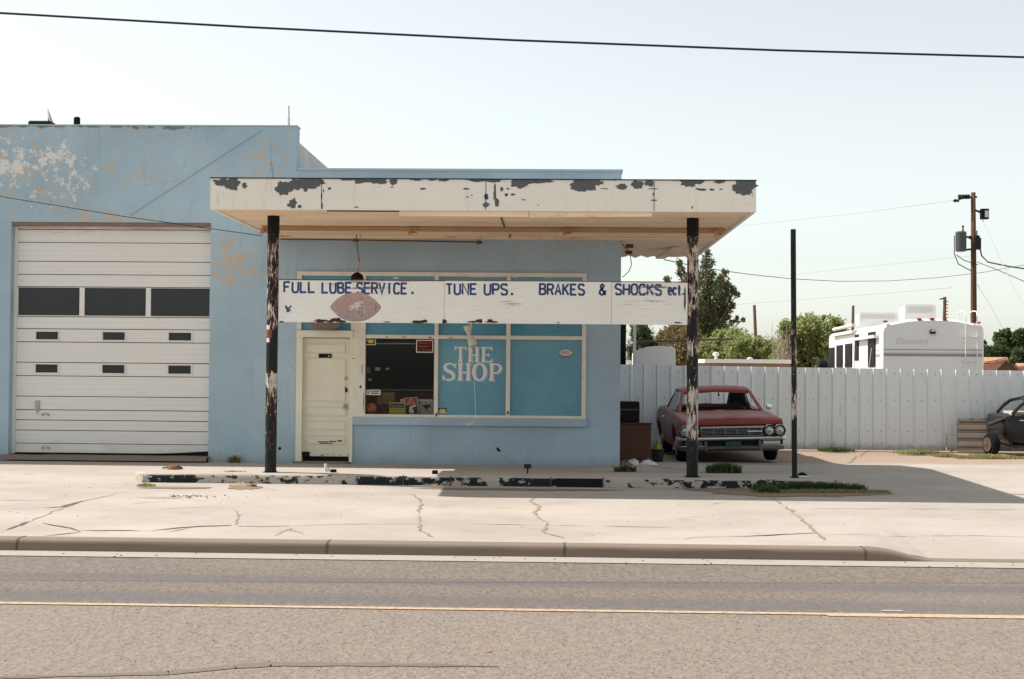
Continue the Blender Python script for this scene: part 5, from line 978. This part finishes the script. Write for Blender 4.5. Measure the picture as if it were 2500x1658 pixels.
k = MB(); k.tube([q3(2352, 578), q3(2374, 580)], .05, 6); k.tube([q3(2352, 611), q3(2374, 608)], .05, 6); p = q3(2383, 596); k.box(p.x-.16, p.x+.16, 69.7, 70.0, p.z-.28, p.z+.28); k.tube([q3(2385, 563), q3(2385, 577)], .03, 6); k.build('bracket', MT['dark_metal'], up_)
k = MB(); p = q3(2401, 522); d = Vector((.25, -.1, -.9)).normalized(); k.box(p.x-.18, p.x+.18, 69.7, 70.0, p.z-.28, p.z+.22); k.tube([q3(2380, 513), q3(2395, 519)], .05, 6); k.build('floodlight', MT['black'], up_); k = MB(); k.box(p.x-.02, p.x+.15, 69.68, 69.7, p.z-.2, p.z+.12); k.build('floodlight_glass', MT['tin'], up_)
for (ut, vt, ub, vb, Y, r, lb) in ((1841.5, 745, 1847, 880, 110, .12, 'leaning brown pole rising from the green bushes'), (2083, 746, 2081, 830, 130, .12, 'brown pole top behind the left end of the motorhome'), (2307, 725, 2304, 830, 120, .13, 'brown pole top with a small arm above the motorhome')):
    t = thing('distant_pole', lb, 'pole', (ax(ub, Y, vb), Y, -.4), group='distant utility poles'); b, a = q3(ut, vt, Y), q3(ub, vb, Y); k = MB(); k.tube([(a.x+(a.x-b.x)*.3, Y, -.4), a, b], [r*1.3, r*1.15, r], 10); k.build('pole_shaft', MT['pole_wood'], t, True)
    if ut > 2300:
        k = MB(); k.tube([q3(2306, 728, Y), q3(2294, 731, Y)], .06, 5)
        for i in range(6): p = q3(2308, 736+i*8, Y); k.box(p.x-.02, p.x+.22, Y-.1, Y, p.z-.03, p.z+.03)
        k.build('pole_arm', MT['dark_metal'], t)
mp('wire', (.02, .02, .022), .6); mp('wire_far', (.34, .34, .34), .8)
def wire(label, pts, r, mat='wire', sag=0, name='overhead_wire', group=None):
    o = cable(pts, r, MT[mat], name, None, sag, 24, 6); return tag(o, label, 'wire', group)
wire('thick black cable crossing the whole sky above the shop', [(-4200, -330, 12.4), (-1500, -68, 12.8), (-120, 25, 13), (600, 66, 13.2), (1250, 98, 13.4), (1900, 123, 13.6), (2620, 143, 13.8), (4000, 170, 14.2), (6500, 150, 14.8)], .0105, name='overhead_cable')
wire('thin wire slanting down across the garage front to the canopy', [(-900, 330, 22.0), (-60, 470, 22.4), (300, 528, 22.6), (640, 576, 22.9)], .006)
wire('sagging dark wire from the canopy back to the right edge', [(1622, 634, 26), (1715, 654, 32), (1830, 670, 40), (1935, 681, 46), (2050, 687, 54), (2170, 686, 62), (2290, 678, 66), (2400, 665, 68), (2540, 640, 70)], .0105)
wire('faint wire running from the utility pole top down to the left', [(1700, 560, 150), (1840, 548, 135), (2100, 520, 95), (2330, 489, 70)], .013, 'wire_far')
wire('faint wire running left from below the transformer', [(1700, 690, 150), (1950, 669, 120), (2200, 642, 90), (2366, 625, 70)], .011, 'wire_far')
wire('faint low wire with a splice left of the utility pole', [(1700, 751, 150), (1950, 732, 120), (2200, 713, 90), (2325, 702, 72)], .015, 'wire_far')
wire('dark wire from the transformer down to the right edge', [(2388, 590, 70), (2397, 625, 69.5), (2412, 640, 69), (2460, 650, 66), (2540, 662, 62)], .034)
wire('thin wire slanting from the floodlight to the right edge', [(2398, 535, 70), (2440, 630, 66), (2510, 770, 58)], .016, 'wire_far')
wire('thin wire falling right from the middle of the utility pole', [(2386, 640, 70), (2430, 657, 68), (2530, 700, 64)], .018)
wire('slack jumper wire looping under the transformer', [(2330, 575, 69.8), (2330, 620, 69.7), (2340, 645, 69.7), (2372, 662, 69.8)], .022); wire('second slack jumper wire right of the first under the transformer', [(2335, 622, 69.6), (2352, 635, 69.6), (2388, 647, 69.7)], .02)
wire('faint line sinking from the utility pole toward the houses', [(2386, 695, 70), (2420, 750, 69), (2450, 805, 68)], .014, 'wire_far')
wire('dark cable strung through the trees above the fence', [(1556, 834, 44), (1660, 832, 45), (1790, 828, 46)], .03)
# ================================================================== TREES
def leafquad(k, p, s, r, m, flat=0.):
    a = Vector((r.gauss(0, 1), r.gauss(0, 1), r.gauss(0, 1))).normalized(); b = a.orthogonal().normalized(); b.rotate(Matrix.Rotation(r.uniform(0, 6.28), 3, a)); c = a.cross(b)
    s1, s2 = s*r.uniform(.7, 1.3), s*r.uniform(.35, .6)
    k.poly([p-b*s1, p+c*s2, p+b*s1, p-c*s2], m)
def crown(k, blobs, n, s, r, m=0, shell=.75):
    tot = sum(b[3]**2 for b in blobs)
    for x, y, z, R, sq in [(*b, 1.) if len(b) == 4 else b for b in blobs]:
        for i in range(int(n*R*R/tot)):
            fz = r.random() < .22
            d = Vector((r.gauss(0, 1), r.gauss(0, 1), r.gauss(0, 1))).normalized(); q = R*(r.random()**(.33)*(1-shell*.2)+shell*.2)*r.uniform(.75, 1.12)
            if fz: q = R*r.uniform(1.0, 1.38)
            p = Vector((x, y, z))+Vector((d.x, d.y, d.z*sq))*q
            if mnoise.noise(p*2.2/max(R, .6)) < -.2 or (fz and mnoise.noise(p*4.5) < .08): continue
            leafquad(k, p, s, r, m)
def tree(name, label, cat, Y, cl, n, s, mat, seed, base=None, tr=.12, group=None, dry=1.6):
    r = random.Random(seed); us = [c[0] for c in cl]; bu = base or sum(us)/len(us); x0 = ax(bu, Y, 900)
    t = thing(name, label, cat, (x0, Y, -.3), group=group); k = MB(); B = []; sc = Y/FPX
    for u, v, rp in cl: B.append((ax(u, Y, v), Y+r.uniform(-dry, dry), az(u, v, Y), rp*sc))
    crown(k, B, n, s, r); k.build('crown', MT[mat], t)
    k = MB(); top = max(B, key=lambda b: b[2]); zt_ = top[2]; tips = Vector((x0, Y, -.3)); k.tube([tips, (x0+.05, Y, zt_*.4), (x0*.5+top[0]*.5, Y, zt_*.7), (top[0], top[1], zt_*.95)], [tr, tr*.8, tr*.5, tr*.15], 8)
    for b in B:
        zs_ = max(.1, b[2]*r.uniform(.35, .6)); k.tube([(x0, Y, zs_), ((x0+b[0])/2, (Y+b[1])/2, (zs_+b[2])/2+.1), (b[0], b[1], b[2])], [tr*.4, tr*.28, tr*.08], 5)
    k.build('trunk', MT['bark'], t, True); return t
pc = [(1722, 648, 20), (1716, 680, 24), (1712, 712, 26), (1740, 700, 22), (1740, 668, 12), (1755, 690, 18), (1762, 668, 9), (1768, 690, 14), (1775, 712, 14), (1752, 722, 26), (1735, 745, 30), (1768, 745, 22), (1785, 692, 8), (1788, 704, 8), (1797, 708, 10), (1792, 722, 9), (1778, 728, 12), (1784, 760, 13), (1790, 748, 8), (1772, 772, 16), (1800, 778, 9), (1806, 782, 7), (1792, 788, 9), (1745, 780, 32), (1722, 790, 34), (1750, 812, 30), (1722, 830, 34), (1765, 830, 20), (1690, 680, 20), (1668, 652, 11), (1662, 640, 9), (1672, 672, 12), (1655, 668, 7), (1632, 680, 10), (1628, 690, 8), (1640, 694, 9), (1678, 700, 20), (1690, 750, 30), (1690, 800, 34), (1720, 622, 12), (1664, 720, 18)]
tree('pine_tree', 'tall ragged dark pine behind the right canopy post', 'tree', 75, pc, 22000, .08, 'pine', 3, 1722, .22)
tree('olive_tree', 'brownish olive tree behind the sign board, left of the right post', 'tree', 60, [(1640, 812, 26), (1660, 840, 34), (1620, 830, 22), (1680, 830, 30), (1655, 870, 34), (1690, 870, 30), (1630, 855, 20), (1675, 800, 20)], 17000, .065, 'olive', 4, 1660)
tree('leafy_tree', 'dark green rounded tree beside the pale shed post', 'tree', 52, [(1565, 815, 26), (1580, 840, 26), (1565, 860, 30), (1590, 862, 24), (1600, 845, 12), (1560, 795, 14)], 12000, .06, 'deep', 5, 1570)
tree('leafy_bush', 'bright green bush behind the low brown building', 'bush', 56, [(1710, 870, 18), (1735, 850, 24), (1765, 830, 24), (1790, 825, 24), (1790, 855, 32), (1760, 865, 30), (1820, 850, 28), (1850, 860, 26), (1845, 838, 14), (1860, 830, 12), (1870, 850, 22), (1730, 880, 22), (1885, 870, 18), (1800, 880, 30), (1850, 885, 26), (1835, 820, 8)], 34000, .062, 'green', 6, 1790)
tree('leafy_tree', 'big light green tree left of the motorhome', 'tree', 54, [(1925, 810, 28), (1960, 800, 28), (1990, 795, 24), (2020, 800, 24), (1935, 845, 38), (1980, 840, 42), (2025, 838, 34), (2050, 800, 9), (2062, 792, 5), (2010, 778, 8), (1900, 800, 12), (1905, 785, 7), (1920, 880, 30), (1965, 885, 34), (2010, 882, 30), (2045, 825, 16), (1950, 782, 10), (1890, 850, 12), (1893, 880, 14)], 40000, .065, 'green', 7, 1970, .16)
t = thing('dead_bush', 'bare pale twigs between the green bushes', 'bush', (ax(1905, 52, 880), 52, -.3)); r = random.Random(8); k = MB(); p0 = Vector((ax(1905, 52, 890), 52, 0))
for i in range(26):
    b = q3(r.uniform(1880, 1945), r.uniform(800, 850), 52)+Vector((0, r.uniform(-.6, .6), 0)); mid = p0.lerp(b, .5)+Vector((r.uniform(-.2, .2), 0, r.uniform(-.1, .1))); k.tube([p0, mid, b], [.03, .02, .006], 5)
    for j in range(3): c = mid.lerp(b, r.random()); k.tube([c, c+Vector((r.uniform(-.35, .35), r.uniform(-.2, .2), r.uniform(.05, .4)))], [.012, .005], 4)
k.build('twigs', mp('pale_twig', (.36, .29, .22), .9), t)
tree('leafy_tree', 'dark distant tree at the right edge above the houses', 'tree', 140, [(2440, 825, 14), (2455, 815, 10), (2480, 822, 16), (2505, 825, 18), (2430, 840, 12), (2465, 838, 16), (2495, 850, 18)], 8000, .2, 'deep', 9, 2470, .2)
tree('leafy_tree', 'dark distant tree just right of the motorhome', 'tree', 135, [(2412, 862, 16), (2435, 858, 14), (2455, 865, 16), (2480, 868, 16), (2500, 872, 16), (2400, 850, 10), (2405, 838, 6)], 8000, .2, 'deep', 10, 2430, .2)
tree('leafy_bush', 'low dark shrubs seen beneath the far trees at the fence top', 'bush', 95, [(1700, 882, 16), (1670, 885, 16), (2480, 880, 10)], 1500, .12, 'deep', 12, 1690)

# ================================================================== CARS
def arc_sill(y, wc, r, z0): 
    for c in wc:
        if abs(y-c) < r: return max(z0, .33+math.sqrt(r*r-(y-c)**2)*.95)
    return z0
def wheel(par, x, y, r, w, side, rim='steel'):
    k = MB(); k.lathe((x-w/2, y, r), [(r*.55, .0), (r*.9, -.004), (r, .03), (r, w-.03), (r*.9, w+.004), (r*.55, w)], 'x', 28); o = sharp(k.build('wheel', MT['rubber'], par, local=True))
    k = MB(); xo = x-w/2-.004 if side < 0 else x+w/2+.004; s = side
    k.lathe((xo, y, r), [(.0, .03*s), (r*.25, .03*s), (r*.3, .0), (r*.5, -.02*s), (r*.6, .004*s), (r*.62, -.03*s)], 'x', 24); k.build('rim', MT[rim], o, local=True); return o
carY = 26.45; carX = ax(1789, carY, 1070)
car = thing('parked_car', 'old faded red two-door car without windscreen, parked by the fence', 'car', (carX, carY, -.205), (0, R_(-1.6), R_(.6)))
wc = (.92, 3.96); RW = .345; AR = .41
st = []  # y, half width, belt half, top edge z (shoulder), centre z, sill
def stations():
    ys = [0.02, .08, .2, .35, .5]+[wc[0]-AR+AR*2*i/10 for i in range(11)]+[1.45, 1.62, 1.9, 2.4, 2.9, 3.3]+[wc[1]-AR+AR*2*i/10 for i in range(11)]+[4.5, 4.8, 5.1, 5.3, 5.38]
    return sorted(set(round(y, 4) for y in ys))
def interp(y, T):
    for (a, va), (b, vb) in zip(T, T[1:]):
        if y <= b: t = max(0, (y-a)/(b-a)); t = t*t*(3-2*t); return va+(vb-va)*t
    return T[-1][1]
hwT = [(0, .93), (.1, .975), (.5, 1.0), (1.6, 1.0), (2.6, .985), (3.3, 1.0), (4.0, 1.03), (4.8, 1.0), (5.38, .92)]
topT = [(0, .80), (.08, .835), (.5, .865), (1.5, .915), (2.6, .93), (3.4, .97), (4.2, .985), (5.0, .93), (5.38, .88)]
k = MB(); rings = []
for y in stations():
    h = interp(y, hwT); tz = interp(y, topT); sl_ = arc_sill(y, wc, AR, .26); cab = 1.66 < y < 3.95
    hump = .02*math.exp(-((y-.0)/2.)**2)
    half = [(h*.90, sl_-.02), (h*.95, max(sl_, .34)), (h*.985, max(sl_+.015, .52)), (h*1.0, max(sl_+.03, .68)), (h*.985, max(sl_+.045, tz-.13)), (h*.955, tz-.035), (h*.91, tz)]
    if cab: half += [(h*.80, tz-.005), (h*.79, tz-.3), (h*.7, .34), (0.001, .34)]
    else: half += [(h*.80, tz+.008), (h*.5, tz+.028), (h*.18, tz+.03), (0.001, tz+.045)]
    rings.append([(x, y, z) for x, z in half]+[(-x, y, z) for x, z in reversed(half)])
k.loft(rings, 0, True, False)
body = sharp(k.build('body', MT['redcar'], car, local=True), 28)
k = MB(); k.box(-.8, .8, .25, 5.2, .24, .3); k.box(-.75, .75, .3, 1.6, .3, .6); k.build('underbody', MT['black'], car, local=True)
k = MB(); k.bbox(-.74, .74, 2.55, 3.1, .36, .62, .05); k.bbox(-.74, .74, 3.02, 3.2, .5, .98, .05); k.box(-.76, .76, 3.7, 4.0, .34, .88); k.build('seats', mp('seat_dark', (.03, .02, .018), .8), car, local=True)
k = MB(); k.bbox(-.78, .78, 1.68, 1.95, .70, .95, .03); k.build('dashboard', mp('dash_brown', (.06, .03, .022), .7), car, local=True)
k = MB(); k.loft([[(.36, 3.3, .9), (.72, 3.3, .9), (.72, 3.6, .9), (.36, 3.6, .9)], [(.44, 3.25, 1.34), (.62, 3.25, 1.34), (.62, 3.5, 1.34), (.44, 3.5, 1.34)]]); k.build('seat_back', MT['black'], car, local=True)
k = MB(); k.lathe((.36, 2.15, .90), [(.17, -.01), (.185, 0), (.17, .012)], 'y', 24); k.build('steering_wheel', MT['black'], car, local=True)
k = MB(); k.box(-.78, .78, 1.56, 1.70, .925, .94); k.box(-.7, -.1, 1.60, 1.66, .94, .955); k.box(.1, .7, 1.60, 1.66, .94, .955); k.build('cowl', MT['dark_metal'], car, local=True)
# greenhouse
k = MB(); rr = []
for y, hw_, z in ((2.28, .60, 1.325), (2.36, .645, 1.365), (2.6, .665, 1.395), (3.0, .67, 1.405), (3.4, .66, 1.395), (3.58, .64, 1.37)):
    half = [(hw_+.04, z-.075), (hw_+.045, z-.04), (hw_-.02, z-.012), (hw_*.6, z+.012), (0, z+.02)]; inner = [(0, z-.03), (hw_*.9, z-.06)]
    rr.append([(x, y, zz_) for x, zz_ in half]+[(-x, y, zz_) for x, zz_ in reversed(half[:-1])]+[(-inner[1][0], y, inner[1][1]), (0, y, inner[0][1]), (inner[1][0], y, inner[1][1])])
k.loft(rr); sharp(k.build('roof', MT['redcar'], car, local=True), 40)
for s in (-1, 1):
    k = MB(); k.loft([[(s*.845, 1.60, .93), (s*.775, 1.58, .93), (s*.775, 1.70, .93), (s*.84, 1.72, .93)], [(s*.70, 2.25, 1.31), (s*.635, 2.25, 1.325), (s*.635, 2.36, 1.33), (s*.69, 2.38, 1.31)]]); k.build('windscreen_pillar', MT['redcar'], car, local=True)
    k = MB(); k.loft([[(s*.86, 3.62, .97), (s*.80, 3.62, .97), (s*.72, 4.25, .98), (s*.80, 4.28, .98)], [(s*.80, 3.58, 1.1), (s*.745, 3.58, 1.1), (s*.66, 4.0, 1.15), (s*.74, 4.02, 1.15)], [(s*.695, 3.30, 1.335), (s*.63, 3.30, 1.335), (s*.58, 3.6, 1.34), (s*.66, 3.6, 1.33)]]); k.build('rear_pillar', MT['redcar_dull'], car, local=True)
    k = MB(); k.quad((s*.84, 1.9, .94), (s*.85, 3.55, .96), (s*.70, 3.3, 1.31), (s*.70, 2.4, 1.31)) if s < 0 else k.quad((s*.84, 3.2, .94), (s*.85, 3.55, .96), (s*.70, 3.3, 1.31), (s*.72, 3.2, 1.28)); k.build('side_window', mp('side_glass', (.10, .16, .16), .2, spec=.5) if s < 0 else MT['side_glass'], car, local=True)
k = MB(); k.tube([(.06, 2.38, 1.34), (.065, 2.34, 1.24)], .012, 6); k.box(.05, .085, 2.33, 2.345, 1.21, 1.25); k.build('mirror_stalk', MT['black'], car, local=True)
# hood seams and crease
k = MB()
for x0, y0, x1, y1 in ((-.78, .12, -.74, 1.56), (.78, .12, .74, 1.56), (.14, .12, .04, 1.5)):
    n = 12
    for i in range(n):
        ya, yb_ = y0+(y1-y0)*i/n, y0+(y1-y0)*(i+1)/n; xa_, xb_ = x0+(x1-x0)*i/n, x0+(x1-x0)*(i+1)/n; za_, zb_ = [interp(q, topT)+(.0125 if abs(x0) > .5 else .041) for q in (ya, yb_)]
        k.quad((xa_-.006, ya, za_), (xa_+.006, ya, za_), (xb_+.006, yb_, zb_), (xb_-.006, yb_, zb_))
k.build('hood_seam', MT['redcar_dull'], car, local=True)
# face: nose panel, grille, lamps, bumper
k = MB(); k.loft([[(x, y, z) for x in ()] or [(-.93, .0, .70), (.93, .0, .70), (.93, .06, .70), (-.93, .06, .70)], [(-.94, -.035, .74), (.94, -.035, .74), (.94, .06, .74), (-.94, .06, .74)], [(-.93, -.02, .80), (.93, -.02, .80), (.93, .06, .835), (-.93, .06, .835)]]); sharp(k.build('nose_panel', MT['redcar'], car, local=True), 40)
k = MB(); k.box(-.97, .97, .0, .05, .515, .70); k.build('grille_recess', MT['black'], car, local=True)
k = MB(); k.box(-.58, .60, -.022, -.001, .668, .70); k.box(-.58, .60, -.016, -.001, .525, .533)
for z in (.565, .59, .615, .64): k.box(-.56, .58, -.012, -.001, z-.002, z+.002)
for x in (-.56, -.34, -.12, .1, .32, .55): k.box(x-.003, x+.003, -.014, -.0125, .545, .668)
k.build('grille', mp('grille_metal', (.33, .33, .33), .35, metal=1.), car, local=True)
k = MB()
for i in range(9): k.box(.29+i*.03, .29+i*.03+(.022 if i != 6 else .004), -.026, -.015, .593, .612)
k.box(.285, .56, -.016, -.0152, .600, .606); k.build('badge', MT['chrome'], car, local=True)
for s in (-1, 1):
    k = MB(); k.bbox(s*.78-.20, s*.78+.19, -.03, .0, .515, .705, .03); b_ = k.build('lamp_bezel', (MT.get('dull_steel') or mp('dull_steel', (.12, .115, .10), .5, metal=.4)), car, local=True)
    for xl_ in (.685, .875):
        k = MB(); k.lathe((s*xl_, -.06, .612), [(.098, .03), (.1, .0), (.09, -.012), (.08, .0), (.078, .02)], 'y', 28); k.build('lamp_ring', MT['black'], b_, local=True); k = MB(); k.lathe((s*xl_, -.052, .612), [(.0, -.026), (.04, -.022), (.068, -.008), (.077, .01)], 'y', 24)
        ln = k.build('headlight', mp('lamp_lens', (.55, .56, .55), .12, metal=.6) if 'lamp_lens' not in MT else MT['lamp_lens'], car, True, local=True)
        k = MB(); k.lathe((s*xl_, -.055, .612), [(.1, .0), (.108, -.012), (.116, .0)], 'y', 28); k.build('lamp_trim', MT['chrome'], b_, local=True)
def bar(z0, z1, bulge, mat, name, hwb=1.0, ynose=-.10, ret=.35):
    P = []
    for x, y in ((-hwb, ret), (-hwb, .06), (-hwb*.96, ynose+.06), (-hwb*.8, ynose), (0, ynose-.02), (hwb*.8, ynose), (hwb*.96, ynose+.06), (hwb, .06), (hwb, ret)): P.append((x, y))
    k = MB(); k.loft([[(x, y+.03, z0), (x*(1+bulge*.3), y-bulge*.3, z0+.01), (x*(1+bulge*.3), y-bulge, (z0+z1)/2), (x*(1+bulge*.3), y-bulge*.3, z1-.01), (x, y+.03, z1)] for x, y in P], 0, True, True); return sharp(k.build(name, MT[mat], car, local=True), 60)
bar(.435, .515, .04, 'chrome', 'bumper'); mp('dull_steel', (.12, .115, .10), .5, metal=.4); bar(.255, .345, .03, 'dull_steel', 'bumper', .96, -.06)
k = MB(); k.box(-.93, .93, -.03, .05, .345, .435); k.build('bumper_slot', MT['black'], car, local=True)
for s in (-1, 1):
    k = MB(); k.bbox(s*.72-.16, s*.72+.16, -.06, -.031, .362, .425, .01); k.build('parking_lamp', MT['lamp_white'] if s > 0 else MT['dull_steel'], car, local=True); k = MB(); k.bbox(s*.5-.03, s*.5+.03, -.10, -.02, .25, .44, .01); k.build('bumper_guard', MT['dull_steel'], car, local=True); k = MB(); k.bbox(s*.74-.22, s*.74+.22, -.085, -.06, .335, .355, .006); k.build('bumper_trim', MT['chrome'], car, local=True)
k = MB(); k.box(-.13, .15, -.105, -.095, .305, .425); p = k.build('number_plate', mp('plate_teal', (.035, .07, .075), .5), car, local=True); text('2NE 117', .01, .36, -.107, .06, mp('plate_ink', (.01, .02, .03), .6), p, 'lettering', width=.22, local=True)
for s in (-1, 1):
    for y in wc: wheel(car, s*.845, y, RW-(.03 if s < 0 else 0), .19, s)
k = MB(); k.lathe((.985, 1.78, 1.0), [(.0, -.03), (.05, -.025), (.065, .0), (.06, .03), (.02, .06)], 'y', 16); k.tube([(.93, 1.8, .93), (.985, 1.8, .97)], .012, 6); k.build('side_mirror', MT['chrome'], car, local=True)
k = MB(); k.lathe((-1.02, 2.9, .80), [(.022, 0), (.022, .03)], 'x', 10); k.box(-1.03, -1.0, 2.86, 3.02, .79, .815); k.build('door_handle', MT['chrome'], car, local=True)
# ---- black coupe cut by the frame
bcY = 30.3; bc = thing('parked_car', 'black low coupe with its front fender missing, at the right edge', 'car', (ax(2432, bcY, 1090), bcY, -.235), (0, 0, R_(-4)))
def cx_ring(x, zt_, zb_, yo=0.): return [(x, .12+yo, zb_), (x, .02+yo, zb_+.06), (x, -.04+yo, zb_+.22), (x, -.03+yo, zt_-.16), (x, .03+yo, zt_-.03), (x, .14+yo, zt_), (x, 1.5-yo, zt_), (x, 1.62-yo, zt_-.16), (x, 1.66-yo, zb_+.22), (x, 1.55-yo, zb_)]
k = MB(); k.loft([cx_ring(.16, .84, .42, .03), cx_ring(.2, .86, .32), cx_ring(.3, .875, .26), cx_ring(.45, .88, .22), cx_ring(1.6, .90, .20), cx_ring(2.1, .93, .22), cx_ring(3.0, .92, .3), cx_ring(3.5, .85, .4, .1)]); sharp(k.build('body', MT['blackcar'], bc, local=True), 35)
k = MB(); k.loft([[(x, .06, z0), (x+.0, .055, z0+.05), (x, 1.58, z0+.05), (x, 1.58, z0)] for x, z0 in ((.35, .19), (1.7, .17))]); k.build('rocker_panel', MT['blackcar_rust_reflection'], bc, local=True)  # rusty dust, with the brown reflection low on the body put into the colour
for yy_ in (.10, 1.45):
    k = MB(); k.tube([(.36, yy_, .89), (.52, yy_+.06, 1.05), (.66, yy_+.10, 1.15), (.95, yy_+.12, 1.215), (1.5, yy_+.12, 1.22), (2.3, yy_+.1, 1.12), (2.9, yy_+.06, .93)], .036, 8); k.build('window_pillar', MT['blackcar'], bc, local=True)
k = MB(); k.loft([[(x, .20, z), (x, .8, z+.04), (x, 1.42, z), (x, 1.42, z-.03), (x, .8, z+.01), (x, .20, z-.03)] for x, z in ((.68, 1.17), (.95, 1.225), (1.5, 1.235), (2.3, 1.13), (2.9, .95))]); k.build('roof', MT['blackcar'], bc, local=True, smooth=True)
k = MB(); k.quad((.45, .13, .93), (1.5, .15, .93), (1.5, .21, 1.19), (.75, .21, 1.16)); k.build('side_window', MT['glass'], bc, local=True)
k = MB(); k.box(.45, 1.5, .3, 1.3, .86, .93); k.build('cabin_trim', mp('cabin_tan', (.5, .42, .33), .8), bc, local=True)
k = MB(); k.box(.47, .56, -.045, -.035, .75, .77); x_ = .56; k.build('door_handle', MT['chrome'], bc, local=True); k = MB(); k.lathe((.31, .05, .865), [(.015, 0), (.03, .02), (.02, .05)], 'z', 10); k.build('door_mirror', MT['tin'], bc, local=True)
k = MB(); k.loft([[(-.14, .04, .62), (-.14, .0, .66), (-.14, .25, .70), (-.14, .25, .6)], [(.18, .04, .76), (.18, -.0, .80), (.18, .25, .82), (.18, .25, .72)]]); k.build('fender_remnant', MT['dark_metal'], bc, local=True)
k = MB(); k.tube([(.2, .0, .46), (.28, -.01, .3), (.42, 0, .17)], .018, 6); k.build('fender_edge', MT['dark_metal'], bc, local=True)
o = None
for yy_, ang in ((.14, R_(-71)),):
    k = MB(); r2 = .24; wv = .15; k.lathe((0, 0, 0), [(r2*.62, 0), (r2*.9, -.005), (r2, .03), (r2, wv-.03), (r2*.9, wv), (r2*.62, wv)], 'y', 28); o = sharp(k.build('wheel', MT['rubber'], bc, local=True)); o.location = (-.13, yy_, r2); o.rotation_euler = (0, 0, ang)
    k = MB(); k.lathe((0, -.03, 0), [(.04, .0), (.05, .02), (r2*.56, .05), (r2*.63, .0), (r2*.66, .0)], 'y', 24); k.build('rim', mp('rim_bronze', (.085, .06, .045), .7), o, local=True)
    k = MB()
    for j in range(5): a_ = j*2*math.pi/5; k.tube([(0, -.025, 0), (math.cos(a_)*r2*.58, -.01, math.sin(a_)*r2*.58)], .022, 6)
    k.build('spokes', MT['rim_bronze'], o, local=True)
k = MB(); k.lathe((2.7, .15, .29), [(.1, -.16), (.285, -.15), (.29, .0), (.1, .02)], 'y', 24); k.build('wheel', MT['rubber'], bc, local=True)
# ---- corrugated sheets leaning on the fence
for i, (u0, u1, vt, vb, Y, lb) in enumerate(((2337, 2415, 1024, 1104, 31.7, 'brown corrugated sheet leaning on the fence left of the black car'), (2405, 2466, 1012, 1060, 32.0, 'brown corrugated sheet half hidden behind the black car'))):
    k = MB(); x0, x1 = ax(u0, Y, 1060), ax(u1+14, Y, 1060); z0, z1 = gz(Y)-.0 if i == 0 else .1, az(2375, vt, Y); n = 40; P = []
    for j in range(n+1): f = j/n; P.append((f, .02*math.sin(f*2*math.pi*4.0)+(.012 if int(f*8) % 2 else 0)))
    for (f, d), (f2, d2) in zip(P, P[1:]):
        sk_ = lambda q: .11*q*1.6; y_ = lambda q, d_: Y+.5*q+d_
        k.quad((x0+sk_(f), y_(f, d), z0+(z1-z0)*f), (x1, y_(f, d), z0+(z1-z0)*f), (x1, y_(f2, d2), z0+(z1-z0)*f2), (x0+sk_(f2), y_(f2, d2), z0+(z1-z0)*f2))
    o = k.build('corrugated_sheet', MT['sheet_brown']); so_ = o.modifiers.new('thick', 'SOLIDIFY'); so_.thickness = .004; tag(o, lb, 'metal sheet', 'loose corrugated sheets')
